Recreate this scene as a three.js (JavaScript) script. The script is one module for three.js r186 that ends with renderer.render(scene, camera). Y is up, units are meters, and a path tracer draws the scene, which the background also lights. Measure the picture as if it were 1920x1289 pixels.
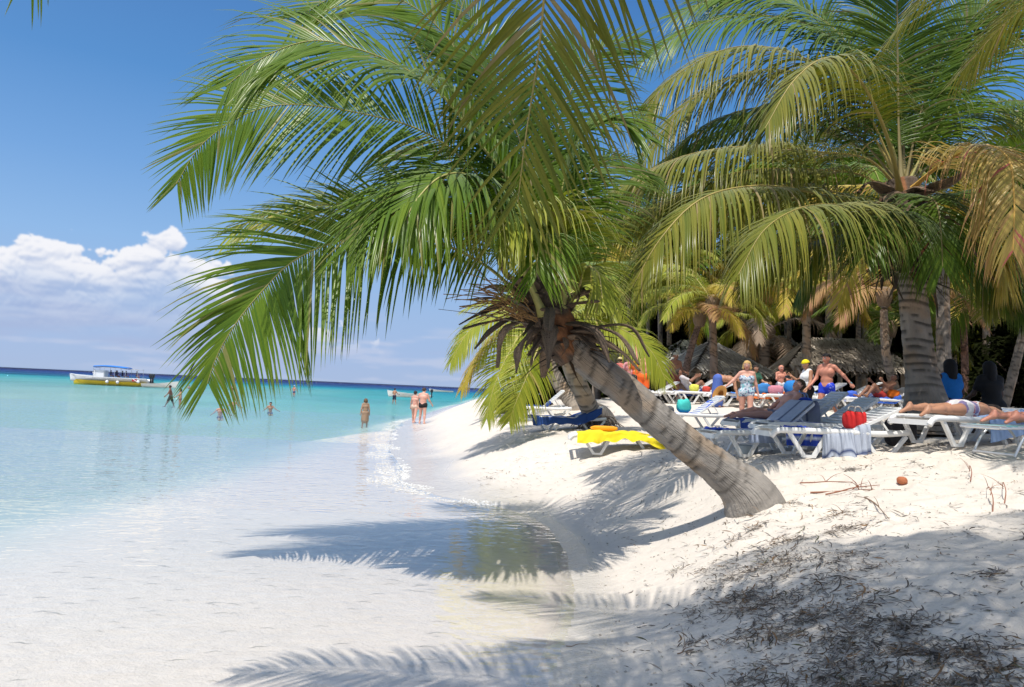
import * as THREE from 'three';
import { mergeGeometries as mergeRaw } from 'three/addons/utils/BufferGeometryUtils.js';

// ---------------------------------------------------------------- camera, sun, exposure
const scene = new THREE.Scene();
const RAD = Math.PI / 180;
const camera = new THREE.PerspectiveCamera(2 * Math.atan(644.5 / 1464) / RAD, 1920 / 1289, 0.1, 12000);
camera.position.set(0, 2, 0);
camera.rotation.order = 'YXZ';
camera.rotation.set(3.37 * RAD, 0, 2.55 * RAD);
const renderer = new THREE.WebGLRenderer({ antialias: true });
renderer.toneMapping = THREE.LinearToneMapping;
renderer.toneMappingExposure = 0.95;
renderer.shadowMap.enabled = true;
const sun = new THREE.DirectionalLight(new THREE.Color(1, 0.95, 0.87), 4.8);
sun.name = 'sun';
sun.position.set(-8.5, 50, 21.5);
sun.castShadow = true;
sun.shadow.mapSize.set(4096, 4096);
Object.assign(sun.shadow.camera, { left: -40, right: 40, top: 40, bottom: -40, near: 1, far: 160 });
scene.add(sun);

// ---------------------------------------------------------------- random numbers and noise
function rng(seed) { let a = seed >>> 0; return () => { a = (a + 0x6D2B79F5) | 0; let t = Math.imul(a ^ (a >>> 15), 1 | a); t = (t + Math.imul(t ^ (t >>> 7), 61 | t)) ^ t; return ((t ^ (t >>> 14)) >>> 0) / 4294967296; }; }
const clamp = (x, a = 0, b = 1) => x < a ? a : x > b ? b : x;
const lerp = (a, b, t) => a + (b - a) * t;
const sstep = (a, b, x) => { const t = clamp((x - a) / (b - a)); return t * t * (3 - 2 * t); };
function hash2(x, y) { let h = Math.imul(x, 374761393) + Math.imul(y, 668265263) | 0; h = Math.imul(h ^ (h >>> 13), 1274126177); return ((h ^ (h >>> 16)) >>> 0) / 4294967296; }
function vnoise(x, y, px = 0, py = 0) {          // value noise, period px, py if given
  const x0 = Math.floor(x), y0 = Math.floor(y), fx = x - x0, fy = y - y0;
  const u = fx * fx * (3 - 2 * fx), v = fy * fy * (3 - 2 * fy);
  const wx = (i) => px ? ((i % px) + px) % px : i, wy = (i) => py ? ((i % py) + py) % py : i;
  const X0 = wx(x0), X1 = wx(x0 + 1), Y0 = wy(y0), Y1 = wy(y0 + 1);
  const a = hash2(X0, Y0), b = hash2(X1, Y0), c = hash2(X0, Y1), d = hash2(X1, Y1);
  return a + (b - a) * u + (c - a) * v + (a - b - c + d) * u * v;
}
function fbm(x, y, o = 4, px = 0, py = 0) { let s = 0, a = 0.5, n = 0; for (let i = 0; i < o; i++) { s += a * vnoise(x + i * 17.3 * !px, y + i * 9.1 * !px, px, py); n += a; a *= 0.5; x *= 2; y *= 2; px *= 2; py *= 2; } return s / n; }
function interp(tab, x) { if (x <= tab[0][0]) return tab[0][1]; for (let i = 1; i < tab.length; i++) if (x <= tab[i][0]) { const [a, b] = tab[i - 1], [c, d] = tab[i]; return b + (d - b) * (x - a) / (c - a); } return tab[tab.length - 1][1]; }

// ---------------------------------------------------------------- sky: clear tropical air with a bank of cumulus low round the horizon
{
  const w = 4096, h = 2048, data = new Float32Array(w * h * 4), R = rng(11);
  const stops = [[-90, [0.30, 0.44, 0.62]], [0, [0.40, 0.52, 0.76]], [2, [0.38, 0.52, 0.79]], [5, [0.34, 0.51, 0.80]], [9, [0.26, 0.48, 0.82]], [14, [0.15, 0.365, 0.74]], [20, [0.055, 0.25, 0.615]], [27, [0.018, 0.17, 0.50]], [45, [0.012, 0.12, 0.40]], [90, [0.028, 0.14, 0.42]]];
  for (let j = 0; j < h; j++) {
    const el = (j + 0.5) / h * 180 - 90;
    let k = 1; while (k < stops.length - 1 && el > stops[k][0]) k++;
    const t = clamp((el - stops[k - 1][0]) / (stops[k][0] - stops[k - 1][0])), a = stops[k - 1][1], b = stops[k][1];
    for (let i = 0; i < w; i++) { const o = (j * w + i) * 4; for (let c = 0; c < 3; c++) data[o + c] = lerp(a[c], b[c], t); data[o + 3] = 1; }
  }
  const deg = w / 360, sd = sun.position.clone().normalize();
  for (let j = h / 2; j < h; j++) for (let i = 0; i < w; i++) {        // the bright air round the sun
    const el = ((j + 0.5) / h - 0.5) * Math.PI, a = (i + 0.5) / w * 2 * Math.PI - Math.PI, c = Math.cos(el), g = Math.acos(clamp(c * Math.cos(a) * sd.x + Math.sin(el) * sd.y + c * Math.sin(a) * sd.z, -1, 1)) / RAD;
    if (g > 150) continue;
    const k = 1.9 * Math.exp(-g / 12) + 1.35 * Math.exp(-g / 27), o = (j * w + i) * 4;
    data[o] += k; data[o + 1] += k * 0.97; data[o + 2] += k * 0.9;
  }
  const blend = (i, j, col, al) => { if (j < h / 2 || j >= h) return; const o = (j * w + ((i % w) + w) % w) * 4; for (let c = 0; c < 3; c++) data[o + c] = lerp(data[o + c], col[c], al); };
  // thin haze layers and far cloud bases
  for (let j = Math.round(h / 2); j < h / 2 + 9 * deg; j++) for (let i = 0; i < w; i++) {
    const el = (j + 0.5) / h * 180 - 90, x = i / deg;
    const n = fbm(x * 0.11, el * 0.75, 5, 40), m = sstep(0.4, 0.72, n) * sstep(0, 1.2, el) * (1 - sstep(4.5, 8.5, el));
    blend(i, j, [0.43, 0.52, 0.76], 0.8 * m);
    const n2 = fbm(x * 0.2 + 3, el * 1.7 + 40, 5, 72), m2 = sstep(0.52, 0.75, n2) * (1 - sstep(2.5, 6, el));
    blend(i, j, [0.60, 0.66, 0.84], 0.6 * m2);
  }
  // cumulus: billowing heads whose tops catch the sun and whose feet melt into the haze
  const top = (az) => { const x = az / 360, d = ((az - 336.2 + 540) % 360) - 180, e = ((az - 326 + 540) % 360) - 180; return 2.4 + 4.4 * sstep(0.36, 0.66, fbm(x * 24, 3, 3, 24)) + 2.0 * Math.exp(-d * d / 7) + 1.6 * Math.exp(-e * e / 90) - 3.4 * sstep(3.2, 6, d) * sstep(32, 24, d); };
  const bill = (x, y) => { let q = 0, am = 0.5, f = 1; for (let o = 0; o < 6; o++) { const n = vnoise(x * f + o * 7.7, y * f + o * 3.1); q += am * Math.abs(2 * n - 1) * 1.5; am *= 0.5; f *= 2.1; } return q; };
  const dens = (az, el, T) => { const wx = 0.6 * (vnoise(az * 0.9, el * 0.9 + 50) - 0.5), up = (T - el) / 1.9; return Math.min(up, 1.25) + 1.5 * (bill(az * 0.5 + wx, el * 0.66 + 20) - 0.42) - 0.3; };
  for (let i = 0; i < w; i++) { const az = ((i + 0.5) / w - 0.25) * 360, A = ((az % 360) + 360) % 360, T = top(A); for (let j = Math.round(h / 2 + 1.2 * deg); j < h / 2 + 13 * deg; j++) {
    const el = (j + 0.5) / h * 180 - 90; if (el > T + 2.5) break;
    const D = dens(A, el, T); if (D <= 0) continue;
    const up = dens(A - 0.05, el + 0.22, T), up2 = dens(A, el + 0.8, T), lit = clamp(0.6 + 1.25 * (D - up) + 0.25 * (D - up2) - 0.14 * Math.max(0, D - 0.5)), low = sstep(T - 1.0, Math.max(2.4, T - 4.6), el), foot = sstep(1.8, 4.6, el);
    const hi = [lerp(0.98, 0.60, low), lerp(0.98, 0.69, low), lerp(1.02, 0.88, low)], lo = [lerp(0.52, 0.36, low), lerp(0.61, 0.48, low), lerp(0.82, 0.76, low)];
    blend(i, j, [lerp(lo[0], hi[0], lit), lerp(lo[1], hi[1], lit), lerp(lo[2], hi[2], lit)], foot * sstep(0, lerp(0.10, 0.5, low), D) * lerp(0.97, 0.5, low));
  } }
  const sky = new THREE.DataTexture(data, w, h, THREE.RGBAFormat, THREE.FloatType);
  sky.mapping = THREE.EquirectangularReflectionMapping; sky.magFilter = sky.minFilter = THREE.LinearFilter; sky.needsUpdate = true;
  scene.background = sky; scene.environment = sky;
}

// ---------------------------------------------------------------- helpers: naming, tagging, geometry
const taken = new Map();
function numbered(name) { const n = taken.get(name) || 0; taken.set(name, n + 1); return n ? name + '_' + String(n).padStart(3, '0') : name; }
const V3 = (x, y, z) => x.isVector3 ? x.clone() : Array.isArray(x) ? new THREE.Vector3(x[0], x[1], x[2]) : new THREE.Vector3(x, y, z);
function part(name, geo, mat, parent) { const m = new THREE.Mesh(geo, mat); m.name = name; m.castShadow = m.receiveShadow = true; parent.add(m); return m; }
function tag(o, label, category, group) { o.userData.label = label; o.userData.category = category; if (group) o.userData.group = group; return o; }
function thing(name, label, category, [x, y, z] = [0, 0, 0], turn = 0, group) { const o = new THREE.Group(); o.name = numbered(name); scene.add(o); o.position.set(x, y, z); o.rotation.y = turn; return tag(o, label, category, group); }
function solo(name, geo, mat, label, category, group) { const m = part(numbered(name), geo, mat, scene); return tag(m, label, category, group); }
function struct(name, geo, mat) { const m = part(numbered(name), geo, mat, scene); m.userData.kind = 'structure'; return m; }
function geoOf(pos, idx, col, uv, nor) {
  const g = new THREE.BufferGeometry();
  g.setAttribute('position', new THREE.BufferAttribute(pos instanceof Float32Array ? pos : new Float32Array(pos), 3));
  if (col) g.setAttribute('color', new THREE.BufferAttribute(col instanceof Float32Array ? col : new Float32Array(col), 3));
  if (uv) g.setAttribute('uv', new THREE.BufferAttribute(uv instanceof Float32Array ? uv : new Float32Array(uv), 2));
  g.setIndex(idx instanceof Uint32Array ? new THREE.BufferAttribute(idx, 1) : idx);
  if (nor) g.setAttribute('normal', new THREE.BufferAttribute(new Float32Array(nor), 3)); else g.computeVertexNormals();
  return g;
}
function grey(size, fn, wrap = true) { const d = new Uint8Array(size * size * 4); for (let j = 0; j < size; j++) for (let i = 0; i < size; i++) { const v = clamp(fn(i / size, j / size)) * 255, o = (j * size + i) * 4; d[o] = d[o + 1] = d[o + 2] = v; d[o + 3] = 255; } return tex(d, size, wrap); }
function tint(size, fn, wrap = true) { const d = new Uint8Array(size * size * 4), c = new THREE.Color(); for (let j = 0; j < size; j++) for (let i = 0; i < size; i++) { const v = fn(i / size, j / size), o = (j * size + i) * 4; c.setRGB(clamp(v[0]), clamp(v[1]), clamp(v[2])).convertLinearToSRGB(); d[o] = c.r * 255; d[o + 1] = c.g * 255; d[o + 2] = c.b * 255; d[o + 3] = 255; } const t = tex(d, size, wrap); t.colorSpace = THREE.SRGBColorSpace; return t; }
function tex(d, size, wrap) { const t = new THREE.DataTexture(d, size, size); t.magFilter = THREE.LinearFilter; t.minFilter = THREE.LinearMipmapLinearFilter; t.generateMipmaps = true; if (wrap) t.wrapS = t.wrapT = THREE.RepeatWrapping; t.needsUpdate = true; return t; }
const std = (color, roughness = 0.85, more = {}) => { const m = new THREE.MeshPhysicalMaterial({ roughness, side: THREE.DoubleSide, ...more }); if (Array.isArray(color)) m.color.setRGB(...color); else m.color.set(color); return m; };

const mergeGeometries = (list) => { const all = list.every((g) => g.attributes.color), q = list.map((g) => { const n = g.index ? g.toNonIndexed() : g.clone(); for (const k of Object.keys(n.attributes)) if (!['position', 'normal', 'uv'].includes(k) && !(k === 'color' && all)) n.deleteAttribute(k); if (!n.attributes.uv) n.setAttribute('uv', new THREE.BufferAttribute(new Float32Array(n.attributes.position.count * 2), 2)); return n; }); return mergeRaw(q); };

// a tube whose radius (and, if wanted, flattening) changes along a curve; ring(i, a) may move each vertex
function taperTube(curve, n, m, rad, { flat, wob, color, uvScale = [1, 1], cap = true, tilt } = {}) {
  const pos = [], idx = [], col = color ? [] : null, uv = [], fr = curve.computeFrenetFrames(n, false), len = curve.getLength(), p = new THREE.Vector3(), up = new THREE.Vector3(0, 1, 0);
  for (let i = 0; i <= n; i++) {
    const t = i / n; curve.getPointAt(t, p); const T = fr.tangents[i];
    let N = fr.normals[i], B = fr.binormals[i];
    if (flat || tilt) { B = new THREE.Vector3().crossVectors(T, up); if (B.lengthSq() < 1e-4) B.set(1, 0, 0); B.normalize(); N = new THREE.Vector3().crossVectors(B, T).normalize(); }
    for (let k = 0; k <= m; k++) {
      const a = k / m * 2 * Math.PI, r = rad(t) * (wob ? wob(t, a) : 1), c = Math.cos(a) * r * (flat ? flat(t) : 1), s = Math.sin(a) * r;
      pos.push(p.x + N.x * c + B.x * s, p.y + N.y * c + B.y * s, p.z + N.z * c + B.z * s);
      uv.push(k / m * uvScale[0], t * len * uvScale[1]);
      if (col) col.push(...color(t, a));
      if (i < n && k < m) { const q = i * (m + 1) + k; idx.push(q, q + 1, q + m + 1, q + 1, q + m + 2, q + m + 1); }
    }
  }
  if (cap) for (const i of [0, n]) { curve.getPointAt(i / n, p); const c = pos.length / 3; pos.push(p.x, p.y, p.z); uv.push(0, 0); if (col) col.push(...color(i / n, 0)); for (let k = 0; k < m; k++) { const q = i * (m + 1) + k; i ? idx.push(q, q + 1, c) : idx.push(q + 1, q, c); } }
  return geoOf(pos, idx, col, uv);
}
const curveOf = (pts) => new THREE.CatmullRomCurve3(pts.map((p) => V3(p)), false, 'centripetal');
const tube = (pts, r, n = 12, m = 6) => taperTube(curveOf(pts), n, m, () => r);
function box(w, h, d, x = 0, y = 0, z = 0, rx = 0, ry = 0, rz = 0) { const g = new THREE.BoxGeometry(w, h, d); g.rotateX(rx); g.rotateY(ry); g.rotateZ(rz); g.translate(x, y, z); return g; }

// ---------------------------------------------------------------- the shore: distance to the waterline, height of the sand
const SHORE = [[-14, -2.6], [-4, -1.9], [0, -1.0], [3, -0.1], [5.4, 0.36], [7.2, 0.69], [8.4, 0.78], [10, 0.8], [11.6, 0.67], [12.8, 0.35], [13.6, -0.3], [14.4, -1.2], [16, -2.1], [18.8, -2.45], [22.9, -3.35], [33, -4.8], [43, -5.7], [73, -6.3], [123, -4.6], [200, 4], [420, 60], [900, 300]];
const RISE = [[0, 0], [0.5, 0.09], [1, 0.26], [2, 0.70], [3, 0.90], [4.5, 1.06], [7, 1.3], [10, 1.46], [15, 1.65], [25, 1.93], [40, 2.1], [400, 2.6]];
function inland(x, d) {
  let b = 1e12, sg = 1;
  for (let i = 1; i < SHORE.length; i++) {
    const [d0, x0] = SHORE[i - 1], [d1, x1] = SHORE[i], vx = x1 - x0, vd = d1 - d0, t = clamp(((x - x0) * vx + (d - d0) * vd) / (vx * vx + vd * vd));
    const ex = x - x0 - vx * t, ed = d - d0 - vd * t, q = ex * ex + ed * ed;
    if (q < b) { b = q; sg = (x - x0) * vd - (d - d0) * vx > 0 ? 1 : -1; }
  }
  return sg * Math.sqrt(b);
}
function bedDepth(x, d, s) {
  const wob = 1.1 * (fbm(d * 0.16 + 5, x * 0.16, 3) - 0.5), shelf = sstep(-4.4, -9.6, x + 1.6 * wob + Math.max(0, d - 50) * 0.012);
  return 0.02 * Math.min(-s, 4) * (0.7 + 0.6 * fbm(x * 0.5, d * 0.5, 2)) + 0.62 * shelf - 0.40 * sstep(-14, -45, x) + 0.95 * sstep(190, 620, d - x * 0.4) * sstep(-4, -40, x);
}
function smoothSand(x, d, s = inland(x, d)) {
  if (s < 0) return -bedDepth(x, d, s);
  let h = interp(RISE, s) * (1 - 0.55 * sstep(12.5, 16.5, d) * (1 - sstep(0.8, 3.4, s))); const m = Math.min(1, s / 2);
  h += m * (0.34 * Math.exp(-((x - 7.2) ** 2 + (d - 11.2) ** 2) / 18) + 0.1 * Math.exp(-((x - 3.9) ** 2 + (d - 10.6) ** 2) / 3) - 0.06 * Math.exp(-((x - 6) ** 2 + (d - 20) ** 2) / 12));
  return h + 0.36 * sstep(20.2, 25.7, d) * sstep(2, 7, s) * (1 - 0.8 * clamp((d - 30) / 30));
}
const DENTS = [];
{ const R = rng(77); for (let n = 0; n < 1500; n++) { const x = lerp(-1, 13, R()), d = 2.5 + 24 * R() * R(); if (inland(x, d) < 1.7) continue; DENTS.push([x, d, 0.09 + 0.07 * R(), 0.15 + 0.1 * R(), R() * 3.14, 0.014 + 0.03 * R()]); } }
const dentCells = new Map();
for (const q of DENTS) for (let i = Math.floor(q[0] - 0.5); i <= Math.floor(q[0] + 0.5); i++) for (let j = Math.floor(q[1] - 0.5); j <= Math.floor(q[1] + 0.5); j++) { const k = i * 4096 + j; if (!dentCells.has(k)) dentCells.set(k, []); dentCells.get(k).push(q); }
function sandY(x, z) {
  const d = -z, s = inland(x, d); let h = smoothSand(x, d, s);
  const dry = sstep(0.7, 2.2, s), churn = sstep(0.35, 0.6, fbm(x * 0.33 + 2, d * 0.33, 3)) * dry;
  if (dry > 0) {
    h += dry * (0.085 * (fbm(x * 0.9, d * 0.9, 3) - 0.5) + (0.02 + 0.05 * churn) * (fbm(x * 3.4 + 9, d * 3.4, 3) - 0.5) + 0.03 * churn * Math.abs(fbm(x * 6.2, d * 6.2 + 4, 3) - 0.5));
    h += 0.07 * Math.exp(-((x - 2.75) ** 2 + (d - 8.75) ** 2) / 0.22);
    const near = dentCells.get(Math.floor(x) * 4096 + Math.floor(d));
    if (near) for (const [cx, cd, a, b, r, dep] of near) { const ux = x - cx, ud = d - cd, c = Math.cos(r), q = Math.sin(r), e = ((ux * c + ud * q) / b) ** 2 + ((ud * c - ux * q) / a) ** 2; if (e < 6) h += dry * dep * (0.55 * Math.exp(-((e - 2) ** 2)) - Math.exp(-e * 1.2)); }
  } else if (s < 0) h += 0.012 * (fbm(x * 1.3, d * 1.3, 3) - 0.5) * sstep(0, -1, s);
  return h;
}

// ---------------------------------------------------------------- beach and sea bed, one sheet to the horizon
const wetWidth = (d) => 0.55 + 1.6 * sstep(12, 16, d);
function axis(a, b, step, lo, hi, grow) { const v = []; let s = step, x = a; while (x > lo) { s *= grow; x -= s; v.unshift(Math.max(lo, x)); } for (x = a; x < b; x += step) v.push(x); s = step; while (x < hi) { v.push(x); s *= grow; x += s; } v.push(hi); return v; }
{
  const xs = axis(-0.6, 9, 0.045, -6000, 2500, 1.05), ds = axis(2.2, 15, 0.045, -14, 6500, 1.035), nx = xs.length, nd = ds.length;
  const pos = new Float32Array(nx * nd * 3), uv = new Float32Array(nx * nd * 2), uv1 = new Float32Array(nx * nd * 2), col = new Float32Array(nx * nd * 3), idx = new Uint32Array((nx - 1) * (nd - 1) * 6);
  let o = 0;
  for (let j = 0; j < nd; j++) for (let i = 0; i < nx; i++) {
    const k = j * nx + i, x = xs[i], d = ds[j], s = inland(x, d);
    pos[k * 3] = x; pos[k * 3 + 1] = sandY(x, -d); pos[k * 3 + 2] = -d;
    uv[k * 2] = x * 0.5; uv[k * 2 + 1] = d * 0.5; uv1[k * 2] = (x + 16) / 32; uv1[k * 2 + 1] = (d + 2) / 64;
    // wet sand is a little darker and greyer; sea grass grows in patches far out
    const ww = wetWidth(d), wet = (1 - sstep(0.15 * ww, ww, s + 0.35 * ww * (fbm(x * 1.2, d * 0.8, 3) - 0.5))) * sstep(-0.3, 0.05, s), grass = s < -20 ? sstep(0.54, 0.66, fbm(x * 0.012 + 4, d * 0.02, 4)) * sstep(60, 110, d) : 0;
    const soil = sstep(24, 34, s) * 0.75, v = (0.97 + 0.06 * (fbm(x * 0.7, d * 0.7, 3) - 0.5)) * (1 - 0.07 * sstep(0, -0.6, s));
    const silt = sstep(-4.8, -10, x + 2.4 * (fbm(d * 0.16 + 5, x * 0.16, 3) - 0.5)) * (0.65 + 0.8 * fbm(x * 0.1, d * 0.07 + 3, 4));
    const c = [lerp(1, 0.9, wet) * v, lerp(1, 0.92, wet) * v, lerp(1, 0.94, wet) * v], g = [0.16, 0.26, 0.24], e = [0.36, 0.32, 0.27];
    for (let q = 0; q < 3; q++) col[k * 3 + q] = lerp(lerp(lerp(c[q], [0.58, 0.61, 0.61][q], silt), g[q], grass), e[q], soil);
    if (i < nx - 1 && j < nd - 1) { idx[o++] = k; idx[o++] = k + 1; idx[o++] = k + nx; idx[o++] = k + 1; idx[o++] = k + nx + 1; idx[o++] = k + nx; }
  }
  const g = geoOf(pos, idx, col, uv); g.setAttribute('uv1', new THREE.BufferAttribute(uv1, 2));
  const grain = tint(1024, (u, v) => { const n = fbm(u * 24, v * 24, 5, 24, 24), f = hash2(Math.floor(u * 1024), Math.floor(v * 1024)), k = 0.93 + 0.13 * (n - 0.5) + 0.08 * (f - 0.5) - (f > 0.992 ? 0.18 : 0); return [0.725 * k, 0.655 * k, 0.57 * k]; });
  const lumps = grey(1024, (u, v) => 0.62 * fbm(u * 20, v * 20, 5, 20, 20) + 0.3 * fbm(u * 90, v * 90, 3, 90, 90) + 0.08 * hash2(Math.floor(u * 1024), Math.floor(v * 1024) + 5000));
  const rough = grey(1024, (u, v) => { const x = u * 32 - 16, d = v * 64 - 2, s = inland(x, d); const ww = wetWidth(d); return Math.max(lerp(0.14, 0.97, sstep(0.25 * ww, 1.1 * ww, s + 0.45 * ww * (fbm(x * 1.1, d * 0.7, 3) - 0.5))), 0.97 * sstep(-0.05, -0.35, s)); }, false);
  rough.channel = 1;
  const m = new THREE.MeshStandardMaterial({ vertexColors: true, map: grain, bumpMap: lumps, bumpScale: 0.022, roughness: 1, roughnessMap: rough });
  struct('beach', g, m);
}

// ---------------------------------------------------------------- the sea: a clear body of water that takes out red with depth, and its rippled surface
{
  const sea = new THREE.Group(); sea.name = 'sea'; sea.userData.kind = 'structure'; scene.add(sea);
  const body = box(8400, 12, 6510, -3400, -6.006, -3250);
  const wm = new THREE.MeshPhysicalMaterial({ color: 0xffffff, roughness: 0, ior: 1.01, transmission: 1, thickness: 1, attenuationColor: new THREE.Color(0.942, 0.9935, 0.9982), attenuationDistance: 1, transparent: true, opacity: 0.004 });
  part('water_body', body, wm, sea);
  const rip = grey(1024, (u, v) => { const a = fbm(u * 9, v * 13, 3, 9, 13), b = fbm(u * 28 + a, v * 40, 3, 28, 40), c = fbm(u * 80, v * 110, 2, 80, 110); return 0.55 * a + 0.33 * (1 - Math.abs(2 * b - 1)) + 0.12 * c; });
  // calm over the sand bar, choppier the farther out
  for (const [d0, d1, bump, tile] of [[-6, 12, 0.012, 9], [12, 26, 0.04, 9], [26, 50, 0.28, 10], [50, 100, 0.9, 12], [100, 220, 2.6, 15], [220, 6505, 5, 22]]) {
    const xs = axis(-8, 4, 1, -7600, 800, 1.15), n = 24, pos = [], uv = [], idx = [];
    for (let j = 0; j <= n; j++) for (let i = 0; i < xs.length; i++) { const d = d0 < 0 ? lerp(d0, d1, j / n) : d0 * Math.pow(d1 / d0, j / n); pos.push(xs[i], 0, -d); uv.push(xs[i] / tile, d / tile); if (i < xs.length - 1 && j < n) { const k = j * xs.length + i; idx.push(k, k + 1, k + xs.length, k + 1, k + xs.length + 1, k + xs.length); } }
    part('water_surface', geoOf(pos, idx, null, uv), new THREE.MeshPhysicalMaterial({ color: 0xffffff, roughness: 0.03, transmission: 1, thickness: 0, ior: 1.333, bumpMap: rip, bumpScale: bump }), sea);
  }
}

// ---------------------------------------------------------------- coconut palms
const leafMat = (rough = 0.27, coat = 0.4) => new THREE.MeshPhysicalMaterial({ vertexColors: true, roughness: 0.92, transmission: 0.34, thickness: 0, ior: 1.4, specularIntensity: 0.4, clearcoat: coat, clearcoatRoughness: rough, side: THREE.DoubleSide });
const M_leaf = leafMat(), M_leafFar = leafMat(0.45, 0.3);
const M_rib = std([1, 1, 1], 0.6, { vertexColors: true });
const HUE = {
  green: { a: [0.062, 0.138, 0.005], b: [0.18, 0.26, 0.011], tip: [0.22, 0.22, 0.06], rib: [0.36, 0.33, 0.10] },
  olive: { a: [0.10, 0.135, 0.008], b: [0.30, 0.26, 0.028], tip: [0.30, 0.23, 0.09], rib: [0.36, 0.28, 0.08] },
  lime: { a: [0.21, 0.27, 0.018], b: [0.42, 0.40, 0.04], tip: [0.42, 0.36, 0.09], rib: [0.50, 0.42, 0.14] },
  gold: { a: [0.36, 0.31, 0.03], b: [0.52, 0.34, 0.04], tip: [0.42, 0.22, 0.09], rib: [0.52, 0.36, 0.10] },
  rust: { a: [0.36, 0.20, 0.08], b: [0.45, 0.30, 0.12], tip: [0.40, 0.16, 0.11], rib: [0.50, 0.32, 0.10] },
  rosy: { a: [0.42, 0.36, 0.08], b: [0.56, 0.30, 0.13], tip: [0.52, 0.14, 0.12], rib: [0.60, 0.36, 0.08] },
  deep: { a: [0.048, 0.108, 0.005], b: [0.13, 0.19, 0.010], tip: [0.16, 0.14, 0.05], rib: [0.22, 0.18, 0.07] },
  dead: { a: [0.26, 0.19, 0.13], b: [0.36, 0.27, 0.19], tip: [0.30, 0.20, 0.13], rib: [0.30, 0.22, 0.15] },
};
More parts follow.
